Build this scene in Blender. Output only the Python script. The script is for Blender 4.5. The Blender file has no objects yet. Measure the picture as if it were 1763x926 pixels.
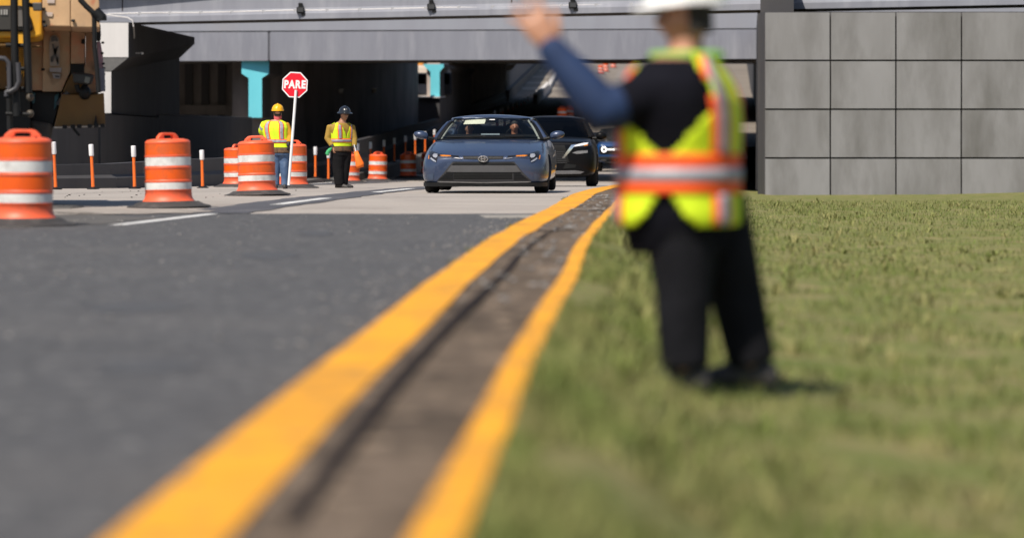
import bpy, bmesh, math, random
from mathutils import Vector, Matrix, noise as mnoise
from mathutils.bvhtree import BVHTree
random.seed(7)
R = math.radians
SC = bpy.context.scene
COL = SC.collection

# ------------------------------------------------------------------ camera
F = 5000.0          # focal length in photo pixels
HC = 0.845          # camera height over the road
HY = 248.0          # horizon row
cd = bpy.data.cameras.new('camera')
cam = bpy.data.objects.new('camera', cd); COL.objects.link(cam); SC.camera = cam
cam.location = (0, 0, HC); cam.rotation_euler = (R(90), 0, 0)
cd.sensor_width = 36; cd.lens = F/1763*36
cd.shift_x = (881.5-600)/1763; cd.shift_y = -(463-HY)/1763
cd.clip_start = 0.5; cd.clip_end = 3000
cd.dof.use_dof = True; cd.dof.focus_distance = 57; cd.dof.aperture_fstop = cd.lens/1000/0.072

# ------------------------------------------------------------------ light
SUN = Vector((.42, .62, -1.0)).normalized()     # direction the light travels
sd = bpy.data.lights.new('sun', 'SUN'); sun = bpy.data.objects.new('sun', sd); COL.objects.link(sun)
sd.energy = 5.0; sd.angle = R(.5); sd.color = (1, .925, .82)
sun.rotation_euler = SUN.to_track_quat('-Z', 'Y').to_euler(); sun.location = (-20, -20, 40)
W = bpy.data.worlds.new("World"); SC.world = W; W.use_nodes = True
nt = W.node_tree; nt.nodes.clear()
sk = nt.nodes.new('ShaderNodeTexSky'); sk.sky_type = 'NISHITA'; sk.sun_disc = False
sk.sun_elevation = math.asin(-SUN.z); sk.sun_rotation = math.atan2(-SUN.x, -SUN.y)
bg = nt.nodes.new('ShaderNodeBackground'); bg.inputs[1].default_value = .09
wo = nt.nodes.new('ShaderNodeOutputWorld')
nt.links.new(sk.outputs[0], bg.inputs[0]); nt.links.new(bg.outputs[0], wo.inputs[0])
SC.view_settings.view_transform = 'Standard'; SC.view_settings.look = 'None'
SC.view_settings.exposure = 0.25; SC.view_settings.gamma = 1
SC.cycles.max_bounces = 6; SC.cycles.use_denoising = True
SC.cycles.sample_clamp_indirect = 4

# ------------------------------------------------------------------ helpers
def P(px, py, Y):                # the world point seen at photo pixel (px,py) at depth Y
    return Vector(((px-600)*Y/F, Y, HC+(HY-py)*Y/F))
def XP(px, Y): return (px-600)*Y/F
def ZP(py, Y): return HC+(HY-py)*Y/F
def interp(tab, t):
    if t <= tab[0][0]: a, b = tab[0], tab[1]
    elif t >= tab[-1][0]: a, b = tab[-2], tab[-1]
    else:
        for a, b in zip(tab, tab[1:]):
            if a[0] <= t <= b[0]: break
    k = (t-a[0])/(b[0]-a[0])
    return a[1]+(b[1]-a[1])*k
GZ = [(-60,0),(0,0),(45,-.005),(52,-.03),(60,-.085),(67,-.15),(75,-.24),(84,-.335),(93,-.40),(105,-.445),(120,-.46),(133,-.43),(141,-.37),(150,.03),(160,.68),(168,1.2),(182,2.05),(200,2.95),(230,4.1),(255,5.33),(300,7.8),(350,10.4),(450,15.2),(700,22)]
def gz(Y): return interp(GZ, Y)
KX = [(-30,-2.6),(0,-1.0),(10,-.18),(16.4,.40),(22.5,.95),(27.4,1.47),(35.2,2.36),(41,2.98),(45.4,3.46),(51.1,4.16),(58,5.1),(72,6.9),(95,9.9),(139,15.5),(208,23),(255,28),(350,37),(700,70)]
def kx(Y): return interp(KX, Y)

MATS = {}
def mat(name, c1, c2=None, scale=6, rough=.6, metal=0, bump=0, dirt=None, dscale=1.5, damt=.4, coat=0, stretch=(1,1,1), spec=.5, emit=0, bscale=None, speck=None):
    if name in MATS: return MATS[name]
    m = bpy.data.materials.new(name); m.use_nodes = True
    n = m.node_tree.nodes; l = m.node_tree.links
    b = n['Principled BSDF']
    b.inputs['Roughness'].default_value = rough; b.inputs['Metallic'].default_value = metal
    b.inputs['Coat Weight'].default_value = coat; b.inputs['Coat Roughness'].default_value = .03
    b.inputs['Specular IOR Level'].default_value = spec
    c2 = c2 or tuple(x*.8 for x in c1)
    tc = n.new('ShaderNodeTexCoord'); oi = n.new('ShaderNodeObjectInfo')
    mul = n.new('ShaderNodeMath'); mul.operation = 'MULTIPLY'; mul.inputs[1].default_value = 37
    add = n.new('ShaderNodeVectorMath'); add.operation = 'ADD'
    l.new(oi.outputs['Random'], mul.inputs[0]); l.new(tc.outputs['Object'], add.inputs[0]); l.new(mul.outputs[0], add.inputs[1])
    mp = n.new('ShaderNodeMapping'); mp.inputs['Scale'].default_value = stretch
    l.new(add.outputs[0], mp.inputs[0])
    def nz(sc, det=5):
        t = n.new('ShaderNodeTexNoise'); t.inputs['Scale'].default_value = sc; t.inputs['Detail'].default_value = det
        t.inputs['Roughness'].default_value = .62
        l.new(mp.outputs[0], t.inputs['Vector']); return t
    def ramp(src, a, b_):
        r = n.new('ShaderNodeMapRange'); r.inputs[1].default_value = a; r.inputs[2].default_value = b_
        l.new(src, r.inputs[0]); return r.outputs[0]
    def mix(f, A, B):
        x = n.new('ShaderNodeMix'); x.data_type = 'RGBA'
        l.new(f, x.inputs[0])
        for i, v in ((6, A), (7, B)):
            if isinstance(v, tuple): x.inputs[i].default_value = (*v, 1)
            else: l.new(v, x.inputs[i])
        return x.outputs[2]
    n1 = nz(scale)
    col = mix(ramp(n1.outputs[0], .32, .68), c1, c2)
    if dirt:
        n2 = nz(dscale, 8)
        col = mix(ramp(n2.outputs[0], .62-.35*damt, .78), col, dirt)
    if speck:
        n3 = nz(speck[1], 2)
        col = mix(ramp(n3.outputs[0], .60, .70), col, speck[0])
    l.new(col, b.inputs['Base Color'])
    if bump:
        nb = nz(bscale or scale*4, 6)
        bp = n.new('ShaderNodeBump'); bp.inputs['Strength'].default_value = bump; bp.inputs['Distance'].default_value = .02
        l.new(nb.outputs[0], bp.inputs['Height']); l.new(bp.outputs[0], b.inputs['Normal'])
    rr = n.new('ShaderNodeMapRange'); rr.inputs[3].default_value = max(0, rough-.08); rr.inputs[4].default_value = min(1, rough+.08)
    l.new(n1.outputs[0], rr.inputs[0]); l.new(rr.outputs[0], b.inputs['Roughness'])
    if emit:
        b.inputs['Emission Color'].default_value = (*c1, 1); b.inputs['Emission Strength'].default_value = emit
    MATS[name] = m; return m
def glass(name, tint, refl=1.0):
    if name in MATS: return MATS[name]
    m = bpy.data.materials.new(name); m.use_nodes = True
    n = m.node_tree.nodes; l = m.node_tree.links; n.clear()
    o = n.new('ShaderNodeOutputMaterial'); t = n.new('ShaderNodeBsdfTransparent'); g = n.new('ShaderNodeBsdfGlossy')
    t.inputs[0].default_value = (*tint, 1); g.inputs['Roughness'].default_value = .02
    fr = n.new('ShaderNodeFresnel'); fr.inputs[0].default_value = 1.45
    mm = n.new('ShaderNodeMath'); mm.operation = 'MULTIPLY'; mm.inputs[1].default_value = refl; mm.use_clamp = True
    mx = n.new('ShaderNodeMixShader')
    l.new(fr.outputs[0], mm.inputs[0]); l.new(mm.outputs[0], mx.inputs[0]); l.new(t.outputs[0], mx.inputs[1]); l.new(g.outputs[0], mx.inputs[2]); l.new(mx.outputs[0], o.inputs[0])
    MATS[name] = m; return m

class MB:
    def __init__(s): s.v = []; s.f = []
    def add(s, v, f):
        o = len(s.v); s.v += [Vector(p) for p in v]; s.f += [tuple(i+o for i in q) for q in f]; return s
    def box(s, x0, x1, y0, y1, z0, z1, M=None):
        v = [Vector((x, y, z)) for z in (z0, z1) for y in (y0, y1) for x in (x0, x1)]
        if M: v = [M @ p for p in v]
        return s.add(v, [(0,2,3,1),(4,5,7,6),(0,1,5,4),(2,6,7,3),(0,4,6,2),(1,3,7,5)])
    def prism(s, A, B):            # two equal polygons joined into a solid
        n = len(A)
        return s.add(list(A)+list(B), [tuple(range(n)), tuple(range(2*n-1, n-1, -1))]+[(i, i+n, (i+1) % n+n, (i+1) % n) for i in range(n)])
    def extr(s, poly, d): d = Vector(d); return s.prism([Vector(p) for p in poly], [Vector(p)+d for p in poly])
    def loft(s, rings, cap=True, close=True):
        n = len(rings[0]); v = [p for r in rings for p in r]; f = []
        for k in range(len(rings)-1):
            for i in range(n if close else n-1):
                j = (i+1) % n; f.append((k*n+i, k*n+j, (k+1)*n+j, (k+1)*n+i))
        if cap: f += [tuple(range(n-1, -1, -1)), tuple(range((len(rings)-1)*n, len(rings)*n))]
        return s.add(v, f)
    def lathe(s, prof, n=24, c=(0,0,0), ax='z', cap=True):
        rings = []
        for r, h in prof:
            ring = []
            for i in range(n):
                a = 2*math.pi*i/n
                p = (r*math.cos(a), r*math.sin(a), h)
                if ax == 'x': p = (h, p[0], p[1])
                if ax == 'y': p = (p[0], -h, p[1])
                ring.append(Vector(p)+Vector(c))
            rings.append(ring)
        return s.loft(rings, cap)
    def tube(s, pts, rad, n=8, round_ends=False):
        pts = [Vector(p) for p in pts]
        if not isinstance(rad, (list, tuple)): rad = [rad]*len(pts)
        rings = []; ref = None
        for k, p in enumerate(pts):
            d = (pts[min(k+1, len(pts)-1)]-pts[max(k-1, 0)]).normalized()
            if ref is None: ref = d.orthogonal().normalized()
            ref = (ref-d*ref.dot(d)).normalized(); bi = d.cross(ref)
            ring = lambda q, r: [q+(ref*math.cos(2*math.pi*i/n)+bi*math.sin(2*math.pi*i/n))*r for i in range(n)]
            if round_ends and k == 0:
                for a in (75, 40): rings.append(ring(p-d*rad[k]*math.sin(R(a)), rad[k]*math.cos(R(a))))
            rings.append(ring(p, rad[k]))
            if round_ends and k == len(pts)-1:
                for a in (40, 75): rings.append(ring(p+d*rad[k]*math.sin(R(a)), rad[k]*math.cos(R(a))))
        return s.loft(rings)
    def ball(s, c, r, n=12, m=8):
        c = Vector(c); r = r if isinstance(r, (tuple, list)) else (r, r, r)
        rings = [[c+Vector((r[0]*math.sin(math.pi*k/m)*math.cos(2*math.pi*i/n), r[1]*math.sin(math.pi*k/m)*math.sin(2*math.pi*i/n), -r[2]*math.cos(math.pi*k/m))) for i in range(n)] for k in range(1, m)]
        return s.loft(rings)
    def grid(s, fn, nu, nv):
        v = [fn(i/nu, j/nv) for j in range(nv+1) for i in range(nu+1)]
        return s.add(v, [(j*(nu+1)+i, j*(nu+1)+i+1, (j+1)*(nu+1)+i+1, (j+1)*(nu+1)+i) for j in range(nv) for i in range(nu)])
    def build(s, name, m=None, parent=None, smooth=False, bevel=0, fix=True, sub=0, solid=0, angle=40):
        me = bpy.data.meshes.new(name); me.from_pydata(s.v, [], s.f)
        if fix:
            bm = bmesh.new(); bm.from_mesh(me); bmesh.ops.recalc_face_normals(bm, faces=bm.faces); bm.to_mesh(me); bm.free()
        if m: me.materials.append(m)
        o = bpy.data.objects.new(name, me); COL.objects.link(o)
        if bevel or sub or solid:
            if solid: d = o.modifiers.new('t', 'SOLIDIFY'); d.thickness = solid; d.offset = 0
            if bevel: d = o.modifiers.new('b', 'BEVEL'); d.width = bevel; d.segments = 2; d.limit_method = 'ANGLE'; d.angle_limit = R(35)
            if sub: d = o.modifiers.new('s', 'SUBSURF'); d.levels = sub; d.render_levels = sub
            bake(o)
        if smooth: shade(o, angle)
        if parent: o.parent = parent
        return o
def bake(o):
    bpy.context.view_layer.update()
    dg = bpy.context.evaluated_depsgraph_get()
    me = bpy.data.meshes.new_from_object(o.evaluated_get(dg), depsgraph=dg)
    o.modifiers.clear(); o.data = me
def shade(o, angle=40):
    o.data.shade_smooth()
    if angle < 180: o.data.set_sharp_from_angle(angle=R(angle))
def fuse(name, mbs, m, parent=None, voxel=.012, smooth=3):
    b = MB()
    for q in mbs: b.add(q.v, q.f)
    o = b.build(name, m)
    d = o.modifiers.new('r', 'REMESH'); d.mode = 'VOXEL'; d.voxel_size = voxel
    if smooth: d = o.modifiers.new('s', 'SMOOTH'); d.factor = .5; d.iterations = smooth
    bake(o); o.data.shade_smooth()
    if not o.data.materials: o.data.materials.append(m)
    if parent: o.parent = parent
    return o
def thing(name, label, cat, loc=(0,0,0), rz=0, group=None):
    o = bpy.data.objects.new(name, None); COL.objects.link(o); o.empty_display_size = .2
    o.location = loc; o.rotation_euler = (0, 0, rz)
    o['label'] = label; o['category'] = cat
    if group: o['group'] = group
    return o
def tag(o, label, cat, group=None):
    o['label'] = label; o['category'] = cat
    if group: o['group'] = group
    return o
def struct(o): o['kind'] = 'structure'; return o
def dup(root, loc, rz, label, group=None):
    r = root.copy(); COL.objects.link(r); r.location = loc; r.rotation_euler = (0, 0, rz); r['label'] = label
    if group: r['group'] = group
    for ch in list(root.children):
        c = ch.copy(); COL.objects.link(c); c.parent = r
        for g in ch.children:
            d = g.copy(); COL.objects.link(d); d.parent = c
    return r
def text_mesh(name, body, size, m, parent, depth=.004, bold=0.0, sx=1.0):
    cu = bpy.data.curves.new(name, 'FONT'); cu.body = body; cu.size = size; cu.extrude = depth; cu.offset = bold; cu.align_x = 'CENTER'
    o = bpy.data.objects.new(name, cu); COL.objects.link(o)
    bpy.context.view_layer.update(); dg = bpy.context.evaluated_depsgraph_get()
    me = bpy.data.meshes.new_from_object(o.evaluated_get(dg), depsgraph=dg)
    bpy.data.objects.remove(o)
    for v in me.vertices: v.co = Vector((v.co.x*sx, -v.co.z, v.co.y))
    me.materials.clear(); me.materials.append(m)
    q = bpy.data.objects.new(name, me); COL.objects.link(q); q.parent = parent
    return q

# ------------------------------------------------------------------ materials
asphalt = mat('asphalt', (.096,.095,.098), (.054,.054,.057), scale=9, rough=.9, bump=.9, bscale=20, dirt=(.095,.091,.09), dscale=.45, damt=.25, speck=((.19,.185,.18), 12), spec=.25)
dirty_asphalt = mat('dirty_asphalt', (.10,.092,.084), (.055,.052,.05), scale=.9, rough=.9, bump=.4, bscale=40, dirt=(.20,.18,.155), dscale=.5, damt=.25)
concrete_road = mat('road_concrete', (.355,.315,.28), (.30,.268,.238), scale=.9, rough=.9, bump=.3, bscale=30, dirt=(.235,.205,.185), dscale=.28, damt=.35, speck=((.22,.2,.18), 18))
patch_m = mat('blackout_asphalt', (.078,.077,.086), (.055,.054,.062), scale=1.5, rough=.8, bump=.3, bscale=40, dirt=(.16,.15,.15), dscale=1.2, damt=.2)
white_mark = mat('white_marking', (.72,.71,.69), (.60,.59,.57), scale=2, rough=.6, dirt=(.34,.33,.31), dscale=1.6, damt=.5)
yellow_mark = mat('yellow_marking', (.76,.345,.022), (.69,.30,.018), scale=3, rough=.7, bump=.25, bscale=30, dirt=(.34,.17,.04), dscale=2.2, damt=.5, speck=((.20,.12,.05), 7), spec=.2)
island_m = mat('island_concrete', (.20,.15,.11), (.07,.052,.038), scale=6, rough=.95, bump=1.0, bscale=22, dirt=(.036,.028,.021), dscale=1.6, damt=.6, speck=((.34,.255,.18), 9), spec=.15)
joint_m = mat('joint_dark', (.028,.021,.019), rough=1, spec=.1)
soil_m = mat('soil', (.12,.10,.07), (.08,.07,.05), rough=1)
grass_m = mat('grass_turf', (.10,.135,.028), (.17,.175,.06), scale=3.5, rough=.95, bump=1.0, bscale=30, dirt=(.27,.205,.11), dscale=2.4, damt=.6, speck=((.045,.06,.014), 7), spec=.15)
blade_m = mat('grass_blade', (.11,.165,.03), (.26,.225,.10), scale=2.2, rough=.8, spec=.2, dirt=(.06,.09,.018), dscale=3)
dark_conc = mat('shade_dark_concrete', (.055,.052,.055), (.043,.041,.044), scale=1.2, rough=.75, dirt=(.085,.078,.074), dscale=.6, damt=.35, stretch=(1,1,.25))  # concrete turned from the sun; its shade is put into the dark colour
tunnel_conc = mat('tunnel_concrete', (.22,.195,.185), (.16,.14,.135), scale=1.0, rough=.8, dirt=(.10,.09,.085), dscale=.5, damt=.35, stretch=(1,1,.3))
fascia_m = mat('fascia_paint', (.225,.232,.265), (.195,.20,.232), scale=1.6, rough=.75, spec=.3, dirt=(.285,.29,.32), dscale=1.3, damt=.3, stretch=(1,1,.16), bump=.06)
fascia_light = mat('fascia_paint_pale', (.265,.275,.31), (.235,.24,.275), scale=.9, rough=.7, dirt=(.26,.26,.28), dscale=.7, damt=.35, stretch=(1,1,.16))
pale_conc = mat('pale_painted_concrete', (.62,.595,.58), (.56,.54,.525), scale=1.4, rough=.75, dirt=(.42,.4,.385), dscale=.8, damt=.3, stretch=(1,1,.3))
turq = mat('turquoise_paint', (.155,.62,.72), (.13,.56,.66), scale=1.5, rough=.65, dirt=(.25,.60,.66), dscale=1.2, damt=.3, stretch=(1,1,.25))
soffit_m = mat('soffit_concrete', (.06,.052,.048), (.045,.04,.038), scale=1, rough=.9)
black_m = mat('black_plastic', (.007,.007,.0075), (.010,.010,.010), rough=.55, spec=.25)
rubber = mat('rubber', (.028,.026,.026), (.045,.042,.04), scale=9, rough=.8, bump=.2, dirt=(.09,.08,.075), dscale=4, damt=.35)
white_pl = mat('white_plastic', (.78,.77,.76), (.70,.69,.68), rough=.5)
orange_pl = mat('orange_plastic', (.76,.115,.03), (.70,.10,.025), scale=5, rough=.5, dirt=(.50,.12,.06), dscale=5, damt=.28)
orange_rim = mat('orange_plastic_faded', (.80,.125,.045), (.74,.105,.038), scale=5, rough=.5, dirt=(.42,.10,.05), dscale=6, damt=.35)
orange_sheet = mat('orange_sheeting', (.78,.105,.004), (.71,.088,.004), scale=7, rough=.35, dirt=(.42,.10,.03), dscale=3.5, damt=.33)
white_sheet = mat('white_sheeting', (.70,.69,.66), (.60,.59,.57), scale=6, rough=.4, dirt=(.36,.34,.32), dscale=5, damt=.42)
lens_m = mat('lens_grey', (.35,.36,.37), rough=.2)
steel = mat('steel', (.45,.45,.46), (.36,.36,.37), rough=.35, metal=.9)

# ------------------------------------------------------------------ ground, road
def frange(a, b, st):
    r = []; x = a
    while x < b-1e-6: r.append(x); x += st
    return r+[b]
def ystations(a, b):
    ys = []
    for s0, e0, st in ((-40,20,2),(20,160,1.5),(160,360,5),(360,700,20)):
        if e0 <= a or s0 >= b: continue
        ys += frange(max(a, s0), min(b, e0), st)
    return sorted(set(round(y, 4) for y in ys))
def sheet(name, ys, left, right, dz, m, nu=1, zf=None):
    b = MB(); n = nu+1
    for y in ys:
        for i in range(n):
            x = left(y)+(right(y)-left(y))*i/nu
            b.v.append(Vector((x, y, (zf(x, y) if zf else gz(y))+dz)))
    for k in range(len(ys)-1):
        for i in range(nu): b.f.append((k*n+i, k*n+i+1, (k+1)*n+i+1, (k+1)*n+i))
    return b.build(name, m, smooth=True, angle=180)
gb = MB().grid(lambda u, v: Vector((-900+1800*u, -300+2300*v, gz(-300+2300*v)-1.6)), 2, 230)
struct(gb.build('ground', soil_m, smooth=True, angle=180))
struct(sheet('concrete_roadway', ystations(-40, 160), lambda y: -60, lambda y: kx(y)+.06 if y < 150 else kx(y)+4, 0, concrete_road, 4))
ramp_m = mat('ramp_concrete', (.20,.17,.14), (.165,.14,.115), scale=.35, rough=.9, dirt=(.12,.10,.085), dscale=.2, damt=.35)
struct(sheet('ramp_roadway', ystations(160, 700), lambda y: -60, lambda y: kx(y)+30, 0, ramp_m, 4))
# dark asphalt overlay in front, its far edge a sawn joint, ragged on the left
ab = MB(); xs = [-60, -30, -15, -8, -6, -5, -4.3, -3.8, -3.3, -2.9, -2.5, -2.1, -1.75, -1.6]+frange(-1.5, 2.5, .25)
def aedge(x):
    if x > -1.65: return 35.2+.07*math.sin(x*9)+.05*math.sin(x*23)
    return 36.3+1.2*math.sin(x*1.3)+.5*math.sin(x*4.1+1)
yl = ystations(-40, 34)
for x in xs:
    col = []
    for y in yl+[None]:
        yy = y if y is not None else aedge(x)
        xx = min(x, kx(yy)+.03)
        ab.v.append(Vector((xx, yy, gz(yy)+.004)))
n = len(yl)+1
for i in range(len(xs)-1):
    for k in range(n-1): ab.f.append((i*n+k, (i+1)*n+k, (i+1)*n+k+1, i*n+k+1))
struct(ab.build('asphalt_roadway', asphalt, smooth=True, angle=180))
def flat_poly(name, pts, m, dz, kind='structure'):
    b = MB().add([(x, y, gz(y)+dz) for x, y in pts], [tuple(range(len(pts)))])
    o = b.build(name, m); o['kind'] = kind; return o
def strip(name, line, w, m, dz, jag=0, taper=0):
    pts_l, pts_r = [], []; sub = []
    for (a, b) in zip(line, line[1:]):
        N = max(2, int((b[1]-a[1])/.8))
        sub += [(a[0]+(b[0]-a[0])*i/N, a[1]+(b[1]-a[1])*i/N) for i in range(N)]
    sub.append(line[-1]); b = MB()
    for k, (x, y) in enumerate(sub):
        ww = w(y) if callable(w) else w
        b.v += [Vector((x-ww/2+random.uniform(-jag, jag), y, gz(y)+dz)), Vector((x+ww/2+random.uniform(-jag, jag), y, gz(y)+dz))]
    b.f = [(2*k, 2*k+1, 2*k+3, 2*k+2) for k in range(len(sub)-1)]
    return struct(b.build(name, m))
# old dirty shoulder left of the lane line and pale dust patch
def blotch(name, cx, cy, rx, ry, m, dz, seed, n=40):
    r = random.Random(seed); pts = []
    for i in range(n):
        a = 2*math.pi*i/n; k = 1+.32*mnoise.noise(Vector((math.cos(a)*2.2, math.sin(a)*2.2, seed)))+r.uniform(-.05,.05)
        pts.append((cx+rx*k*math.cos(a), cy+ry*k*math.sin(a)))
    o = flat_poly(name, pts, m, dz); return o
blotch('worn_shoulder', -4.2, 32.2, 1.9, 3.2, dirty_asphalt, .008, 2)
blotch('worn_shoulder', -5.4, 38.2, 1.9, 3.2, dirty_asphalt, .009, 5)
dust_m = mat('dry_dust', (.33,.29,.25), (.24,.21,.185), scale=3, rough=1, dirt=(.17,.15,.135), dscale=1.5, damt=.45)
blotch('dust_patch', -2.9, 36.2, 1.15, 1.5, dust_m, .013, 8)
blotch('dust_patch', -3.6, 35.0, .55, .8, dust_m, .013, 11)
# lane line: solid white end, blackout strip, white dashes on it
LL = [(-2.42,30.1),(-1.62,35.25),(-.95,40.6),(-.30,45.5),(.42,51.5),(1.32,60),(2.4,70),(4.2,86),(5.9,100),(9.3,128)]
def llx(y): return interp([(b, a) for a, b in LL], y)
strip('lane_line', [(llx(y), y) for y in (30.1, 32.5, 35.1)], .17, white_mark, .008)
strip('lane_line_cover', [(llx(y)-.12, y) for y in (35.3, 40, 45, 51, 60, 70)], lambda y: .95 if y < 47 else .8, patch_m, .008, .05)
for a, b in ((40.2,45.2),(52,60),(64,68)):
    strip('lane_line', [(llx(y), y) for y in (a, (a+b)/2, b)], .20, white_mark, .012, .01)
strip('lane_line_cover', [(XP(560,93)-1, 80),(XP(660,97), 97),(XP(740,118), 118)], lambda y: 1.3, patch_m, .008, .06)
strip('lane_line', [(XP(540,88), 88),(XP(600,99),99)], .25, white_mark, .012, .01)
# hairline cracks on the pavement by the wall
strip('pavement_crack', [(-5.4,49),(-3.6,55)], .05, joint_m, .006, .02)
strip('pavement_crack', [(-4.6,52.5),(-2.2,57.5)], .05, joint_m, .006, .02)
strip('pavement_joint', [(-.1,38),(.0,38.06)], 1.2, joint_m, .005)
for yj in (47.2, 57.4):
    flat_poly('pavement_joint', [(-4,yj),(kx(yj),yj),(kx(yj),yj+.05),(-4,yj+.05)], mat('joint_grey',(.15,.14,.13),rough=.9), .004)

# ------------------------------------------------------------------ kerbed median
def kerb(name, off0, off1, h0, h1, m, ya, yb, face=.07):
    b = MB(); ys = [y for y in ystations(ya, yb)]
    rings = []
    for y in ys:
        x0 = kx(y)+off0; x1 = kx(y)+off1; z = gz(y); jz = .006*mnoise.noise(Vector((y*.7, off0, 0)))
        j = .025*mnoise.noise(Vector((y*1.1, off0*3, 4)))
        rings.append([Vector((x0+j, y, z-.2)), Vector((x0+j, y, z+h0*.2)), Vector((x0+face+j, y, z+h0+jz)), Vector((x1+j*.6, y, z+h1+jz)), Vector((x1, y, z-.2))])
    b.loft(rings)
    return struct(b.build(name, m, smooth=True, angle=25))
kw = lambda y: interp([(0,.30),(20,.32),(40,.42),(60,.46)], y)
b = MB(); rings = []
for y in ystations(-20, 150):
    x0 = kx(y); z = gz(y); j = .03*mnoise.noise(Vector((y*1.1, 1, 4)))+.03*mnoise.noise(Vector((y*3.7, 5, 4)))
    rings.append([Vector((x0+j, y, z-.2)), Vector((x0+j, y, z+.02)), Vector((x0+.06+j, y, z+.075)), Vector((x0+kw(y)+1.3*j, y, z+.085)), Vector((x0+kw(y), y, z-.2))])
struct(b.loft(rings).build('yellow_kerb', yellow_mark, smooth=True, angle=25))
RW = [(-30,.9),(0,.62),(14.4,.84-.08),(16.8,.80),(19.8,.80),(24.2,.84),(31,.83),(45,.80),(60,.8),(150,.8)]   # offset of the right line from the kerb
rw = lambda y: interp(RW, y)
struct(sheet('median_strip', ystations(-20, 150), lambda y: kx(y)+kw(y)-.01, lambda y: kx(y)+rw(y)+.02, .078, island_m, 3, lambda x, y: gz(y)+.012*mnoise.noise(Vector((x*2.2, y*.9, 0)))))
b = MB(); rings = []
for y in ystations(-20, 150):
    x0 = kx(y)+rw(y); z = gz(y); j = .02*mnoise.noise(Vector((y*.9, 7, 4))); w = .105
    rings.append([Vector((x0+j, y, z-.2)), Vector((x0+j, y, z+.10)), Vector((x0+w+j, y, z+.105)), Vector((x0+w, y, z-.2))])
struct(b.loft(rings).build('yellow_edge_kerb', yellow_mark, smooth=True, angle=25))
# the long dark crack down the median, and cross joints
cr = [(500,900),(585,780),(650,695),(700,635),(762,570),(806,525),(835,500),(868,470),(892,440),(917,418),(940,402),(960,392),(982,385)]
pts = []
for px, py in cr:
    Y = (HC-.09)*F/(py-HY); pts.append((XP(px, Y), Y))
b = MB()
for k, (x, y) in enumerate(pts):
    w = (.02,.022,.024,.024,.022,.024,.022,.02,.018,.014,.012)[min(k,10)]
    b.v += [Vector((x-w, y, gz(y)+.094)), Vector((x+w, y, gz(y)+.094))]
b.f = [(2*k, 2*k+1, 2*k+3, 2*k+2) for k in range(len(pts)-1)]
struct(b.build('median_crack', joint_m))
for yj, wj in ((33.6,.35),(40.6,.25),(26.0,.12)):
    o = MB().add([(kx(yj)+kw(yj)+.01,yj,gz(yj)+.092),(kx(yj)+rw(yj)-.02,yj+.1,gz(yj)+.092),(kx(yj)+rw(yj)-.02,yj+.1+wj,gz(yj)+.092),(kx(yj)+kw(yj)+.01,yj+wj,gz(yj)+.092)],[(0,1,2,3)]).build('median_joint', mat('joint_pale',(.27,.235,.2),(.2,.17,.14),rough=.95))
    struct(o)
flat_poly('concrete_gutter', [(kx(33)-.55,33.0),(kx(33)-.02,33.0),(kx(34.6)-.02,34.6),(kx(34.6)-.75,34.4)], mat('gutter_pale',(.27,.25,.22),(.2,.185,.165),rough=.9), .008)
# grass bank falling away on the right
def bank(u): return interp([(0,.10),(.25,.05),(.6,-.17),(1.5,-.26),(3,-.33),(8,-.3),(20,0),(60,.6)], u)
US = [0,.12,.25,.4,.6,1,1.5,2.2,3,5,8,12,20,60]
b = MB(); ys = ystations(-20, 100)
for y in ys:
    for u in US:
        x = kx(y)+rw(y)+.1+u
        b.v.append(Vector((x, y, gz(y)+bank(u)+(.03*mnoise.noise(Vector((x*1.5, y*1.5, 0))) if u > .2 else 0))))
n = len(US)
for k in range(len(ys)-1):
    for i in range(n-1): b.f.append((k*n+i, k*n+i+1, (k+1)*n+i+1, (k+1)*n+i))
struct(b.build('grass_bank', grass_m, smooth=True, angle=180))
b = MB(); rnd = random.Random(3)
for k in range(90000):
    y = 5+60*rnd.random()**1.7; u = 12.0*rnd.random()**1.8+.02
    x = kx(y)+rw(y)+.11+u; z = gz(y)+bank(u)-.01
    cl = mnoise.noise(Vector((x*1.3, y*.8, 3)))+.5*mnoise.noise(Vector((x*4, y*3, 8)))
    if cl < -.25: continue
    h = rnd.uniform(.03, .075)*(1+.9*max(0, cl)); a = rnd.uniform(0, 6.28); w = .006+.005*rnd.random()
    c, s = math.cos(a), math.sin(a); lx, ly = rnd.uniform(-.04,.04), rnd.uniform(-.04,.04)
    b.add([(x-w*c, y-w*s, z), (x+w*c, y+w*s, z), (x+lx, y+ly, z+h)], [(0,1,2)])
o = b.build('grass', blade_m, fix=False); o['kind'] = 'stuff'
# weeds in the gutter joint by the kerb
b = MB()
for k in range(900):
    y = rnd.choice((rnd.uniform(17,33), rnd.uniform(26,32), rnd.uniform(44,50))); x = kx(y)-.02-abs(rnd.gauss(0,.03)); h = rnd.uniform(.01,.05)
    if mnoise.noise(Vector((y*.8, 0, 9))) < .08: continue
    a = rnd.uniform(0,6.28)
    b.add([(x-.006*math.cos(a), y, gz(y)), (x+.006*math.cos(a), y+.01, gz(y)), (x+rnd.uniform(-.03,.03), y+rnd.uniform(-.03,.03), gz(y)+h)], [(0,1,2)])
o = b.build('weeds', blade_m, fix=False); o['kind'] = 'stuff'

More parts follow.
